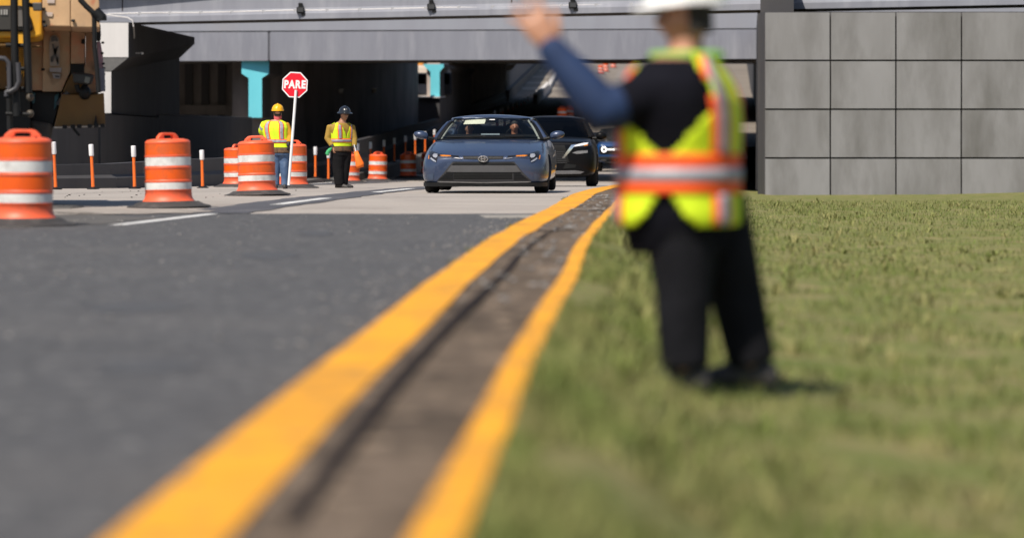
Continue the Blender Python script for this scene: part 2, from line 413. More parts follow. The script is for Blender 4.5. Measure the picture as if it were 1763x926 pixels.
# tall tufts and weeds that break the even turf and lean over the kerb
b = MB(); rnd = random.Random(11)
for k in range(420):
    y = 8+58*rnd.random()**1.3; u = 9*rnd.random()**1.6+.22; x0 = kx(y)+rw(y)+.11+u; z = gz(y)+bank(max(u,0))-.01
    nb = rnd.randint(7, 16); hh = rnd.uniform(.06,.14)
    for q in range(nb):
        a = rnd.uniform(0,6.28); r_ = rnd.uniform(0,.07); x, yy = x0+r_*math.cos(a), y+r_*math.sin(a)
        L_ = rnd.uniform(.03,.12); h = hh*rnd.uniform(.5,1); w = rnd.uniform(.004,.010); c, s_ = math.cos(a+1.57), math.sin(a+1.57)
        m1 = Vector((x+L_*.35*math.cos(a), yy+L_*.35*math.sin(a), z+h*.7)); tp = Vector((x+L_*math.cos(a), yy+L_*math.sin(a), z+h))
        b.add([(x-w*c, yy-w*s_, z), (x+w*c, yy+w*s_, z), m1+Vector((w*c*.8,w*s_*.8,0)), m1-Vector((w*c*.8,w*s_*.8,0)), tp], [(0,1,2,3),(3,2,4)])
o = b.build('tall_grass', mat('tuft_blade', (.12,.17,.035), (.30,.25,.12), scale=1.5, rough=.85, spec=.15), fix=False); o['kind'] = 'stuff'
# grit and pebbles on the road, debris by the barrier
b = MB()
for k in range(420):
    y = rnd.uniform(12,34.5); x = rnd.uniform(-5, kx(y)-.05) if rnd.random() < .5 else kx(y)-abs(rnd.gauss(0,.25)); r_ = rnd.uniform(.005,.014)
    b.ball((x, y, gz(y)+.004+r_*.5), (r_*rnd.uniform(.8,1.5), r_*rnd.uniform(.8,1.5), r_*.7), 6, 4)
for k in range(160):
    y = rnd.uniform(14,44); x = kx(y)+kw(y)+rnd.random()*(rw(y)-kw(y)); r_ = rnd.uniform(.006,.02)
    b.ball((x, y, gz(y)+.09), (r_*rnd.uniform(.8,1.6), r_*rnd.uniform(.8,1.5), r_*.7), 6, 4)
o = b.build('pebbles', mat('pebble_grey', (.30,.285,.27), (.16,.15,.14), scale=5, rough=.9), fix=False); o['kind'] = 'stuff'
b = MB()
for k in range(34):
    y = rnd.uniform(46,57); x = rnd.uniform(-5.6,-2.0)+.1*(y-45); r_ = rnd.uniform(.006,.02)
    b.ball((x, y, gz(y)+r_*.4), (r_*1.3, r_, r_*.7), 6, 4)
o = b.build('road_debris', mat('debris_dark', (.05,.045,.04), (.03,.028,.026), rough=.9), fix=False); o['kind'] = 'stuff'
# sealed cracks and oil stains in the near asphalt
seal_m = mat('crack_sealer', (.022,.022,.024), (.03,.03,.032), rough=.6)
for ln in ([(-3.4,9),(-3.1,14),(-3.3,19),(-2.9,24)],[(-2.2,11.5),(-1.4,12.2),(-.6,11.9)]): strip('sealed_crack', ln, .05, seal_m, .007, .015)
oil_m = mat('oil_stain', (.050,.049,.050), (.060,.059,.06), scale=4, rough=.75, dirt=(.075,.074,.076), dscale=3, damt=.5)
for cx_, cy_, rx_, ry_, sd_ in ((-.6,22,.22,.7,3),(-.3,27.5,.16,.9,4),(-1.1,15,.25,.5,6),(-.75,11,.2,.35,9)): blotch('oil_stain', cx_, cy_, rx_, ry_, oil_m, .0065, sd_)
# ------------------------------------------------------------------ overpasses, piers, walls
def girder_line(x0, y0, x1, y1):
    return lambda x: y0+(y1-y0)*(x-x0)/(x1-x0)
# near overpass: a single box girder with a wide deck slab above
g1 = girder_line(XP(230,100.5), 100.5, XP(1763,87.6), 87.6)
op1 = thing('overpass', 'grey concrete overpass across the top of the picture with a white conduit along its face', 'overpass', (0,95,0))
op1.location = (0,0,0)
def along(prof, fy, xs, name, m, parent, smooth=False):
    b = MB(); b.loft([[Vector((x, fy(x)+n_, z)) for n_, z in prof] for x in xs]); return b.build(name, m, parent, smooth=smooth, angle=20)
xs1 = [-40, -20, -7, 8, 24, 48]
along([(0,5.045),(0,5.23),(.12,5.42),(.12,6.37),(3.8,6.37),(3.8,5.125)], g1, xs1, 'girder', fascia_m, op1)
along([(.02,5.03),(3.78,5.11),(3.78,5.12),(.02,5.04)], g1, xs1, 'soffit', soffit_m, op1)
b = MB()                                   # deck slab: unseen, its left overhang and depth shaped for the shade they cast
A = []; 
for x in (-40, -12, XP(180,95), XP(330,95), XP(480,95), 6, 48):
    ov = interp([(-40,.9),(-12,.60),(XP(180,95),.43),(XP(330,95),.28),(XP(480,95),.15),(6,.05),(48,.05)], x)
    A.append([Vector((x, g1(x)+.12-ov, 6.08)), Vector((x, g1(x)+.12-ov, 7.5)), Vector((x, g1(x)+27, 7.5)), Vector((x, g1(x)+27, 6.38)), Vector((x, g1(x)+.13, 6.38)), Vector((x, g1(x)+.13, 6.08))])
b.loft(A).build('deck_slab', fascia_m, op1)
# white conduit with couplings
cy = lambda x: g1(x)+.075
def cz(x): 
    px = x/g1(x)*F+600
    return ZP(24.2-(px-200)*.0183, g1(x))
pts = [(x, cy(x), cz(x)) for x in frange(XP(165,96), 30, 1.6)]
pts = [(p[0], p[1], p[2]+.012*math.sin(i*2.1)) for i, p in enumerate(pts)]
MB().tube(pts, .021, 6).build('conduit', pale_conc, op1, smooth=True)
MB().tube([P(178,25,100.4), P(200,28.5,100.3), P(220,31,100.2), P(228,36,100.1), P(230,46,100.1), P(231,58,100.6), P(231,66,101)], .022, 6).build('hanging_cable', pale_conc, op1, smooth=True)
for px in frange(207, 1170, 59): 
    b = MB(); x = XP(px, 92); b.box(x-.05, x+.05, cy(x)-.04, cy(x)+.06, cz(x)-.05, cz(x)+.05)
    b.build('conduit_coupling', mat('grey_plastic',(.42,.42,.44),rough=.5), op1)
for px in (187, 880):
    b = MB(); b.box(XP(px,95)-.018, XP(px,95)+.018, g1(XP(px,95))+.108, g1(XP(px,95))+.2, 5.45, 6.3); b.build('girder_joint', joint_m, op1)
# floodlights clamped on the girder face
def floodlight(px, py, label):
    x = XP(px, 92); y = g1(x); z = ZP(py, y)
    t = thing('floodlight', label, 'floodlight', (x, y, z), 0, 'floodlights on the overpass girder')
    MB().box(-.13,.13,-.12,.04,-.10,.10).build('lamp_housing', black_m, t, bevel=.02)
    MB().box(-.07,.07,-.05,.10,.08,.24).build('bracket', black_m, t, bevel=.01)
    MB().box(-.10,.10,-.13,-.12,-.07,.07).build('lens', mat('dark_lens',(.05,.05,.055),rough=.15), t)
    MB().box(.03,.17,-.09,.03,-.19,-.09).build('ballast_box', black_m, t, bevel=.01)
floodlight(512, 18, 'small black floodlight on the girder face above the red sign')
floodlight(748, 12.5, 'small black floodlight on the girder above the blue-grey sedan')
floodlight(993, 9.5, 'small black floodlight on the girder just right of the raised hand')
# second overpass with turquoise pier under it
g2 = girder_line(XP(450,139), 139, XP(1763,134.3), 134.3)
op2 = thing('overpass', 'second grey overpass beam behind the near one, pale streaked face resting on a turquoise pier', 'overpass', (0,0,0))
xs2 = [-30, XP(463,138.9)-.05]
along([(0,4.82),(0,6.2),(.6,6.2),(.6,4.86)], g2, xs2, 'girder_panel', fascia_m, op2)
along([(0,4.82),(0,6.2),(.6,6.2),(.6,4.86)], g2, [XP(463,138.9)+.05, 10, 30, 58], 'girder_panel', fascia_m, op2)
along([(.04,4.85),(.04,6.2),(.5,6.2),(.5,4.85)], g2, [XP(463,138.9)-.05, XP(463,138.9)+.05], 'joint_filler', mat('joint_soft',(.10,.10,.115),rough=.9), op2)
along([(-.03,6.25),(-.03,8.2),(1.2,8.2),(1.2,6.25)], g2, [-30, 10, 58], 'parapet', fascia_light, op2)
along([(.02,6.19),(.02,6.26),(.3,6.26),(.3,6.19)], g2, [-30, 10, 58], 'ledge_joint', joint_m, op2)
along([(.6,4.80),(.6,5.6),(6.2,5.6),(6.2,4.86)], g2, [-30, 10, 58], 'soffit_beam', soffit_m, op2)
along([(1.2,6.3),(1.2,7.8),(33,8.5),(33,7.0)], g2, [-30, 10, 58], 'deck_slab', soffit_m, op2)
# third overpass, deep in the underpass
op3 = thing('overpass', 'dark third overpass deck far back over the climbing road', 'overpass', (0,0,0))
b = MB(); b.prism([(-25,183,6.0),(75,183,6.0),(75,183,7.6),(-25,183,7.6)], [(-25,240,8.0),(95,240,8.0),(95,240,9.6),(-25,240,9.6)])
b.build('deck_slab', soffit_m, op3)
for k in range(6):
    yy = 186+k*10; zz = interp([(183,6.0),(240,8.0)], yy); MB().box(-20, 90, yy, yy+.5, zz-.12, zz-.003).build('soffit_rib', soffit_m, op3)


# near pier: pale hammerhead end, dark flanks
Yn, Yf = 100.15, 116.0
S = lambda poly, Y: [P(px, py, Y) for px, py in poly]
def lerp_poly(A, B, k): return [a.lerp(b_, k) for a, b_ in zip(A, B)]
near = [(110,42),(222,42),(222,100),(192,124),(192,196),(142,196),(142,124),(110,100)]
nearP = S(near, Yn)
dx = XP(335,Yf)-XP(222,Yn)
zc = ZP(76,Yf)-ZP(100,Yn)
farP = [Vector((p.x+dx, Yf, p.z+(zc if i in (2,7) else (ZP(100.5,Yf)-ZP(124,Yn) if i in (3,6) else 0)))) for i, p in enumerate(nearP)]
for i in (0, 1): nearP[i].z = 5.035
farP[0].z = farP[1].z = 5.10
farP[2].z = farP[7].z = min(farP[2].z, 4.95)
pier1 = thing('bridge_pier', 'hammerhead pier at left with a pale end face and black flank, under the near overpass', 'pier', (0,0,0))
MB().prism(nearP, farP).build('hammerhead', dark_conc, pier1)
# the end face panels
e = [p+Vector((0,-.03,0)) for p in nearP]
f = MB().extr([e[0]+Vector((.02,0,-.02)), e[1]+Vector((-.02,0,-.02)), e[2]+Vector((-.02,0,.02)), e[7]+Vector((.02,0,.02))], (0,.028,0)).build('pale_cap_end', pale_conc, pier1)
MB().extr([e[7]+Vector((.06,0,-.01)), e[2]+Vector((-.04,0,-.01)), e[3]+Vector((0,0,.02)), e[6]+Vector((0,0,.02))], (0,.028,0)).build('cap_chamfer', mat('chamfer_shade_grey',(.13,.125,.12),(.10,.097,.095),rough=.8), pier1)  # chamfer end greyed: the shading under the cap is in its colour
MB().extr([e[6]+Vector((.01,0,0)), e[3]+Vector((-.01,0,0)), e[4]+Vector((-.01,0,.02)), e[5]+Vector((.01,0,.02))], (0,.028,0)).build('pale_column_end', pale_conc, pier1)
for k, px in enumerate((231,235,239,243,245)): MB().ball(P(px, 92+(.3 if k == 4 else 0), 101.5), .03 if k < 4 else .05, 6, 4).build('cable_clip', pale_conc, pier1)

# pier wall carrying the columns
wx = lambda y: -8.35+.09*(y-97)
pw = thing('pier_wall', 'low black wall under the near pier and the turquoise pier', 'wall', (0,0,0))
def wall_seg(b, pts, w, zb, ztf):
    rings = []
    for x, y in pts: rings.append([Vector((x-w, y, zb)), Vector((x, y, zb)), Vector((x, y, ztf(y))), Vector((x-w, y, ztf(y)))])
    return b.loft(rings)
ztw = lambda y: interp([(70,1.80),(97,1.865),(140,2.1)], y)
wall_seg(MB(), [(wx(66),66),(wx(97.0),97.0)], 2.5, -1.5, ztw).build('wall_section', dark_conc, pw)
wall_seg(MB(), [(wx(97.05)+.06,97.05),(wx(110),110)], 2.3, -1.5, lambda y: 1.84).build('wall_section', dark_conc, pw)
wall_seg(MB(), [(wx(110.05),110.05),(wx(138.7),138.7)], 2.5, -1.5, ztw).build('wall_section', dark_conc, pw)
wall_seg(MB(), [(wx(111),111),(wx(138.5),138.5)], .3, 2.0, lambda y: ztw(y)+.035).build('coping', mat('coping_grey',(.20,.19,.185),rough=.8), pw)
# back wall seen through the opening
bw = thing('underpass_wall', 'dark back wall seen through the opening left of the turquoise pier', 'wall', (0,0,0))
MB().box(-26, -4.2, 150, 150.5, -1, 6.25).build('wall_panel', tunnel_conc, bw)
for k in range(8): MB().box(-11.0+k*.85, -10.6+k*.85, 149.9, 149.97, 2.2, 6).build('pilaster', dark_conc, bw)
MB().box(-9.2, -4.6, 149.7, 149.95, 2.35, 2.85).build('guard_rail', tunnel_conc, bw)
# turquoise piers
def tpier(poly, Y, depth, dxdy, label, ledge=None):
    t = thing('bridge_pier', label, 'pier', (0,0,0), 0)
    A = S(poly, Y); B = [Vector((p.x+dxdy*depth, Y+depth, p.z+.012*depth)) for p in A]
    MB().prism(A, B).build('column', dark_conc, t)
    cx = sum(p.x for p in A)/len(A); czz = sum(p.z for p in A)/len(A)
    q = [Vector((p.x, Y-.03, p.z)) for p in A]
    MB().extr(q, (0,.028,0)).build('painted_end', turq, t)
tpier([(416,105.5),(463,105.5),(463,127),(451,135),(451,203),(428,203),(428,135),(416,127)], 139.4, 16, .10, 'bright turquoise T-shaped pier end left of the red sign')
tpier([(728,111),(764,111),(764,116),(757,124),(757,166.5),(741,166.5),(741,124),(733,117)], 176, 22, .128, 'small distant turquoise pier above the left mirror of the sedan')
# dark tunnel wall between the piers
tw = thing('underpass_wall', 'black tunnel wall running back behind the two flaggers', 'wall', (0,0,0))
wp = [(XP(453,141.5),141.5),(XP(540,150),150),(XP(630,161),161),(XP(720,174.5),174.5)]
for (a, c) in zip(wp, wp[1:]):
    wall_seg(MB(), [(a[0],a[1]),(c[0],c[1]-.05)], 1.5, -1, lambda y: 6.25).build('wall_section', tunnel_conc, tw)
for px, py in ((585,158),(643,157)):
    Y = interp([(453,141.5),(540,150),(630,161),(720,174.5)], px)-.35; p = P(px,py,Y)
    t = thing('wall_lamp', 'unlit pale wall lamp high on the tunnel wall '+('over the black hard hat' if px < 600 else 'right of the black hard hat'), 'lamp', p)
    MB().box(-.16,.16,-.05,.32,-.09,.09).build('lamp_cover', mat('lamp_grey',(.5,.48,.46),rough=.4), t, bevel=.02)
    MB().box(-.2,.2,.02,.34,.09,.13).build('lamp_bracket', steel, t)
p3 = thing('pier_wall', 'dark pier base wall with a pale ledge under the small turquoise pier', 'wall', (0,0,0))
MB().prism(S([(720.5,168),(757,168),(757,250),(720.5,250)],175.7), [v+Vector((2.9,23,.6)) for v in S([(720.5,168),(757,168),(757,250),(720.5,250)],175.7)]).build('wall_section', dark_conc, p3)
MB().prism(S([(720,166.8),(757.5,166.8),(757.5,168.6),(720,168.6)],175.5), [v+Vector((.5,4,.1)) for v in S([(720,166.8),(757.5,166.8),(757.5,168.6),(720,168.6)],175.5)]).build('ledge', pale_conc, p3)
uw = thing('underpass_wall', 'brown-grey tunnel wall curving away above the sedan roof', 'wall', (0,0,0))
up = [(5.56,176.3),(7.1,190),(9.0,205),(11.0,220),(XP(870,230),230)]
for a, c in zip(up, up[1:]):
    wall_seg(MB(), [a, (c[0],c[1]-.05)], .8, 0.5, lambda y: interp([(176,5.75),(230,7.45)], y)).build('wall_section', mat('bounce_lit_concrete',(.55,.46,.41),(.46,.385,.34),scale=.5,rough=.85,dirt=(.22,.18,.16),dscale=.35,damt=.4), uw)  # tunnel concrete lightened to carry the bounce light from the ramp
MB().ball(P(798,126,199), (.09,.09,.09), 8, 6).build('marker_lamp', lens_m, uw)
ww = thing('retaining_wall', 'grey wing wall climbing beside the far sunlit ramp', 'wall', (0,0,0))
wing_m = mat('wing_concrete',(.12,.117,.125),(.10,.097,.105),scale=.6,rough=.8,dirt=(.12,.115,.12),dscale=.3,damt=.4)
wl = [(XP(871,232),232),(XP(893,265),265),(XP(915,305),305),(XP(937,350),350),(XP(950,400),400)]
for a, c in zip(wl, wl[1:]):
    wall_seg(MB(), [a,(c[0],c[1]-.1)], 1, 1, lambda y: gz(y)+interp([(232,5.5),(300,4.5),(400,3.5)], y)).build('wall_section', wing_m, ww)
wall_seg(MB(), [(a[0]+.25,a[1]) for a in wl], .6, 1, lambda y: gz(y)+.9).build('barrier_toe', dark_conc, ww)
MB().prism(S([(871,122),(872,112.5),(888,110),(880,120)],231.8), [v+Vector((.1,.5,0)) for v in S([(871,122),(872,112.5),(888,110),(880,120)],231.8)]).build('lit_wall_end', pale_conc, ww)  # pale block standing in for the sunlit sliver of wall end
# low traffic barrier at the foot of the left walls
bt = [(-60,2000,58)]
BL = [(-400,276,58),(85,284,61),(192,282,62.5),(245,279,64.5),(300,275.5,69),(390,272,77),(463,267,90),(560,255,115),(640,236,140),(692,221,155),(757,204,176),(870,157,230)]
tb = thing('traffic_barrier', 'long low dark concrete barrier behind the orange posts', 'barrier', (0,0,0))
for a, c in zip(BL, BL[1:]):
    ring = []
    for px, py, Y in (a, c):
        p = P(px, py, Y)
        if Y == c[2]: p = p+Vector((0,-.04,0))
        ring.append([Vector((p.x-.35, p.y, -2.0)), Vector((p.x+.10, p.y, gz(p.y)-.5)), Vector((p.x+.10, p.y, gz(p.y)+(p.z-gz(p.y))*.42)), Vector((p.x, p.y, gz(p.y)+(p.z-gz(p.y))*.55)), p, Vector((p.x-.25, p.y, p.z))])
    MB().loft(ring).build('barrier_section', dark_conc, tb)
# right abutment outside the photograph's edge, built as the mate of the left one
aw = thing('abutment_wall', 'grey concrete abutment wall of rectangular panels behind the grass on the right', 'wall', (0,0,0))
panel_m = mat('panel_concrete',(.25,.245,.25),(.185,.18,.18),scale=.5,rough=.85,dirt=(.12,.115,.11),dscale=.9,damt=.5,stretch=(1,1,.3),bump=.1)
MB().box(12.4, 52, 86.6, 88, -2, 4.78).build('wall_core', dark_conc, aw)
for i in range(20):
    for k in range(4):
        x = 12.42+i*1.95; z = -1.0+k*1.45
        MB().box(x, x+1.90, 86.42+random.uniform(0,.045), 86.62, z, min(z+1.40, 4.76)).build('panel', panel_m, aw)
rwl = thing('retaining_wall', 'long dark retaining wall on the right side under the decks', 'wall', (0,0,0))
wr = [(12.5,88.05),(19.5,139),(29,205),(36,260),(48,350)]
for a, c in zip(wr, wr[1:]):
    wall_seg(MB(), [(a[0]+1,a[1]),(c[0]+1,c[1]-.05)], 1, -2, lambda y: gz(y)+6.6).build('wall_section', dark_conc, rwl)
# far ramp: pale transverse bands and barrier line
for a in (262, 277, 295, 318):
    xl = wl[0][0]+(a-232)*.083
    flat_poly('road_band', [(xl+.6,a),(xl+4.6,a),(xl+4.6+.3,a+6),(xl+.6+.3,a+6)], mat('band_pale',(.30,.27,.23),(.26,.235,.2),rough=.9), .03)
fb = thing('median_barrier', 'white barrier line climbing the far sunlit ramp', 'barrier', (0,0,0))
qa, qb = (XP(946,258),258), (XP(967,318),318)
wall_seg(MB(), [qa, qb], .35, 4, lambda y: gz(y)+.45).build('barrier_section', pale_conc, fb)
wall_seg(MB(), [(XP(925,225),225),(qa[0],qa[1]-.1)], .35, 3, lambda y: gz(y)+.75).build('barrier_section', pale_conc, fb)
# ------------------------------------------------------------------ traffic drums
def make_drum(loc, rz, label):
    t = thing('traffic_drum', label, 'traffic barrel', loc, rz, 'orange traffic drums along the lane')
    prof = [(.33,.06),(.356,.078),(.340,.10),(.322,.125),(.314,.16),(.309,.225),(.316,.232),(.316,.236),(.309,.24),(.309,.336),(.316,.34),(.318,.352),(.318,.362),(.311,.372),(.307,.376),(.307,.508),(.314,.516),(.316,.53),(.316,.545),(.309,.552),(.305,.556),(.305,.672),(.311,.676),(.312,.69),(.310,.702),(.302,.706),(.300,.85),(.305,.855),(.305,.868),(.298,.885),(.27,.905),(.20,.918),(.05,.922)]
    MB().lathe(prof, 40).build('drum_body', orange_rim, t, smooth=True, angle=50)
    def band(nm, z0, z1, r0, r1, m): MB().lathe([(r0-.004,z0),(r0+.0035,z0),(r1+.0035,z1),(r1-.004,z1)], 40, cap=False).build(nm, m, t, smooth=True, angle=50)
    band('white_band', .243, .334, .309, .309, white_sheet); band('orange_band', .378, .507, .307, .307, orange_sheet)
    band('white_band', .558, .671, .305, .305, white_sheet); band('orange_band', .708, .848, .302, .300, orange_sheet)
    o = [(-.20,.90),(-.185,.945),(-.13,.992),(-.09,1.0),(.09,1.0),(.13,.992),(.185,.945),(.20,.90)]
    i = [(-.085,.915),(-.085,.935),(-.08,.958),(-.06,.965),(.06,.965),(.08,.958),(.085,.935),(.085,.915)]
    b = MB(); n = 8
    for y in (-.028, .028):
        b.v += [Vector((x,y,z)) for x, z in o]+[Vector((x,y,z)) for x, z in i]
    for k in range(n-1):
        b.f += [(k,k+1,n+k+1,n+k),(2*n+k,3*n+k,3*n+k+1,2*n+k+1),(k,2*n+k,2*n+k+1,k+1),(n+k,n+k+1,3*n+k+1,3*n+k)]
    b.f += [(0,n,3*n,2*n),(n-1,3*n-1,4*n-1,2*n-1)]
    b.build('handle', orange_rim, t, smooth=True, bevel=.008)
    MB().lathe([(.10,.0),(.555,.0),(.57,.010),(.55,.026),(.47,.045),(.40,.082),(.35,.086),(.10,.086)], 24).build('rubber_base', rubber, t, bevel=.006)
    for sx in (-.11, .13): MB().lathe([(.012,.9),(.012,.925)], 8, (sx,-.19,0)).build('drain_plug', black_m, t)
    return t
def place(px, Y): return Vector((XP(px, Y), Y, gz(Y)))
d0 = make_drum(place(39,30.1), R(8), 'large traffic drum nearest the camera, cut by the left edge of the picture')
for px, Y, rz, lb in (
    (290.5,38.8,R(48),'traffic drum standing alone beside the end of the solid white lane line'),
    (443,48.5,R(-6),'traffic drum in front of the flagger with the yellow helmet'),
    (409,67.6,R(62),'traffic drum half hidden behind the drum before the yellow-helmeted flagger'),
    (503,63.4,R(14),'shaded traffic drum behind the base of the white sign pole'),
    (602,92.6,R(70),'traffic drum beside the dark trousers of the black-helmeted flagger'),
    (650,99,R(30),'sunlit traffic drum alone between the black-helmeted flagger and the sedan'),
    (703,111,R(12),'shaded traffic drum just left of the sedan, under the bridge'),
    (738,124,R(20),'traffic drum in deep shade, nearly hidden by the left front of the sedan')):
    q = dup(d0, place(px, Y), rz, lb)
    q.rotation_euler = (R(random.uniform(-1.5,1.5)), R(random.uniform(-1.8,1.8)), rz)
    if px == 503: q.scale = (1.04,1.04,1.05)
for px, Y, lb in ((968,186,'dim traffic drum showing over the roof of the black car'),(981,188,'second dim traffic drum over the right edge of the black roof'),(1043,318,'bright distant drum on the far ramp below the lifted arm'),(1056,335,'farthest drum on the far ramp below the lifted arm'),(1034,308,'reddish distant drum lowest on the far ramp')):
    r = dup(d0, place(px, Y), R(20), lb); r['group'] = 'distant drums beyond the underpass'
# ------------------------------------------------------------------ delineator posts
def make_post(loc, label):
    t = thing('delineator_post', label, 'delineator', loc, 0, 'orange delineator posts with white tops')
    MB().lathe([(.042,.02),(.036,.10),(.032,.5),(.032,.90)], 12).build('post', mat('post_orange',(.82,.15,.012),(.75,.13,.012),scale=4,rough=.5,dirt=(.5,.13,.04),dscale=6,damt=.3), t, smooth=True)
    MB().lathe([(.044,.68),(.052,.70),(.052,.91),(.03,.92)], 12).build('white_sleeve', mat('sleeve_white',(.82,.80,.80),(.74,.72,.72),scale=8,rough=.45), t, smooth=True)
    MB().lathe([(.13,0),(.13,.02),(.06,.045),(.04,.05)], 12).build('base', black_m, t, smooth=True)
    return t
PL = [('leftmost delineator post, by the near drum'),('second delineator post from the left, before the black wall'),('third delineator post from the left, just left of the lone drum'),('delineator post standing alone right of the lone drum')]
PP = [(96,58.6,.965),(160.5,59.3,.92),(232,60.6,.90),(349,63.2,.83)]
t0 = None
for k, ((px, Y, hh), lb) in enumerate(zip(PP, PL)):
    loc = Vector((XP(px,Y), Y, gz(Y)))
    if t0 is None: t0 = make_post(loc, lb); t = t0
    else: t = dup(t0, loc, 0, lb)
    t.scale = (1,1,hh/.92)
    t.rotation_euler = (R((2,-1,1,0)[k]), R((-2.6,-3.0,-1.8,-1.5)[k]), R(k*40) if False else 0)
FP = [(543,253,92.5),(565.5,250,96),(616,247,101),(638,244.4,106),(661,241,112),(679,237.5,118),(698,234,124),(715,231,129),(732,227,134),(748,223.5,140),(764,219,146),(852,190.5,190),(862,187.5,195),(866,186,198),(875,182,203),(883,178.5,208),(890,175.5,214),(897,172,220),(903,170,226),(909,166,235),(914,162,242),(924,156,253),(934,149,264),(942,141,276),(947,136,284),(952,131,293),(957,127,302)]
FL = {0:'dark-looking delineator post between the two flaggers',1:'sunlit delineator post behind the green cloth',2:'delineator post behind the hand holding the orange flag',3:'delineator post behind the sunlit drum, over its left handle side',4:'delineator post over the right edge of the sunlit drum',5:'delineator post over the gap right of the sunlit drum',6:'delineator post directly above the shaded drum',7:'delineator post beside the left mirror of the sedan',}
kerbpts = []
for k, (px, py, Y) in enumerate(FP):
    h = 1.0; z = ZP(py, Y)-h
    if k in (1,): z = gz(Y)+.05
    ORD = ('first','second','third','fourth','fifth','sixth','seventh','eighth','ninth','tenth','eleventh','twelfth')
    lb = FL.get(k) or (ORD[k-8]+' tiny shaded post of the climbing row, counted from the left mirror of the sedan' if k < 20 else ORD[k-20]+' orange post up the row on the far sunlit ramp')
    t = dup(t0, (XP(px,Y), Y, z), 0, lb); t.scale = (1.15,1.15,h/.92)
    if k >= 20: t['group'] = 'tiny posts on the far ramp'
    elif k >= 8: t['group'] = 'tiny posts in the shaded row'
    kerbpts.append((XP(px,Y), Y, z))
kp = [(kerbpts[0][0]-1.2, 84, gz(84)-.05)]+kerbpts
rings = []
for x, y, z in kp:
    zz = max(z, gz(y)-.02); rings.append([Vector((x-.3,y,gz(y)-.6)), Vector((x-.22,y,zz)), Vector((x+.22,y,zz)), Vector((x+.3,y,gz(y)-.6))])
struct(MB().loft(rings).build('separator_kerb', mat('kerb_dark',(.10,.095,.09),(.08,.075,.07),rough=.9)))
# ------------------------------------------------------------------ vehicles
def half_ring(y, zb, wb, wm, zm, ws, zs, zt):
    h = [(0,zb),(wb*.6,zb),(wb,zb+.01),(wb+(wm-wb)*.75,zb+(zm-zb)*.45),(wm,zm),(wm-(wm-ws)*.25,zm+(zs-zm)*.6),(ws,zs),(ws*.82,zs+(zt-zs)*.45),(ws*.45,zs+(zt-zs)*.85),(0,zt)]
    return [Vector((x,y,z)) for x, z in h]+[Vector((-x,y,z)) for x, z in h[-2:0:-1]]
def car_body(st, m, root, wheels, wr, name='body', sub=2):
    rings = [half_ring(*s) for s in st]; n = len(rings[0])
    b = MB(); b.loft(rings, cap=False)
    for r, flip in ((rings[0], 1), (rings[-1], 0)):
        # front and rear closed by a smaller inner ring so the face stays smooth
        c = sum(r, Vector())/n; o = len(b.v)
        inner = [c+(p-c)*.5+Vector((0, (-.012 if flip else .012), 0)) for p in r]
        k0 = 0 if flip else (len(rings)-1)*n
        b.v += inner+[c+Vector((0,-.015 if flip else .015,0))]
        for i in range(n):
            j = (i+1) % n
            b.f.append((k0+i, k0+j, o+j, o+i)); b.f.append((o+i, o+j, o+n))
    o = b.build(name, m, root, sub=sub)
    cut = MB()
    for (x, y) in wheels: cut.lathe([(wr*1.13, -.32), (wr*1.13, .32)], 28, (x, y, wr), 'x')
    c = cut.build('cutter', m)
    md = o.modifiers.new('b', 'BOOLEAN'); md.operation = 'DIFFERENCE'; md.object = c; md.solver = 'EXACT'
    c.parent = None; loc = root.matrix_world
    sv = o.parent; o.parent = None
    bake(o); o.parent = sv
    bpy.data.objects.remove(c)
    shade(o, 35)
    bm = bmesh.new(); bm.from_mesh(o.data); tree = BVHTree.FromBMesh(bm); bm.free()
    return o, tree
def patch(tree, poly, off, name, m, parent, thick=.02, mirror=False, axis='y', smooth=True, cuts=2):
    """a panel following the body surface: polygon given in front (x,z) or top (x,y) view"""
    if mirror: poly = [(-a, c) for a, c in reversed(poly)]
    bm = bmesh.new()
    vs = [bm.verts.new((a, 0, c)) for a, c in poly]; f = bm.faces.new(vs)
    bmesh.ops.triangulate(bm, faces=[f])
    off += .004
    for _ in range(6):
        es = [e for e in bm.edges if e.calc_length() > .05]
        if not es: break
        bmesh.ops.subdivide_edges(bm, edges=es, cuts=1); bmesh.ops.triangulate(bm, faces=bm.faces)
    last = 0
    for v in bm.verts:
        if axis == 'y': h = tree.ray_cast(Vector((v.co.x, -3, v.co.z)), Vector((0,1,0)))
        else: h = tree.ray_cast(Vector((v.co.x, v.co.z, 3)), Vector((0,0,-1)))
        if h[0] is not None and (axis != 'y' or h[0].y < 1.4):
            v.co = h[0]+(Vector((0,-off,0)) if axis == 'y' else Vector((0,0,off)))
            last = v.co
        else:
            hh = tree.find_nearest(Vector((v.co.x, .3, v.co.z)) if axis == 'y' else Vector((v.co.x, v.co.z, .9)))
            v.co = hh[0]+(Vector((0,-off,0)) if axis == 'y' else Vector((0,0,off)))
    r = bmesh.ops.extrude_face_region(bm, geom=list(bm.faces))
    d = Vector((0,thick,0)) if axis == 'y' else Vector((0,0,-thick))
    for e in r['geom']:
        if isinstance(e, bmesh.types.BMVert): e.co += d
    bmesh.ops.recalc_face_normals(bm, faces=bm.faces)
    me = bpy.data.meshes.new(name); bm.to_mesh(me); bm.free(); me.materials.append(m)
    o = bpy.data.objects.new(name, me); COL.objects.link(o); o.parent = parent
    if smooth: shade(o, 50)
    return o
tyre_m = mat('tyre', (.010,.010,.010), (.016,.015,.015), scale=14, rough=.9, dirt=(.04,.037,.034), dscale=6, damt=.2, spec=.2)
rim_m = mat('rim_alloy', (.38,.38,.39), rough=.3, metal=.9)
trim_m = mat('black_trim', (.006,.006,.0065), (.009,.009,.009), rough=.55, spec=.25)
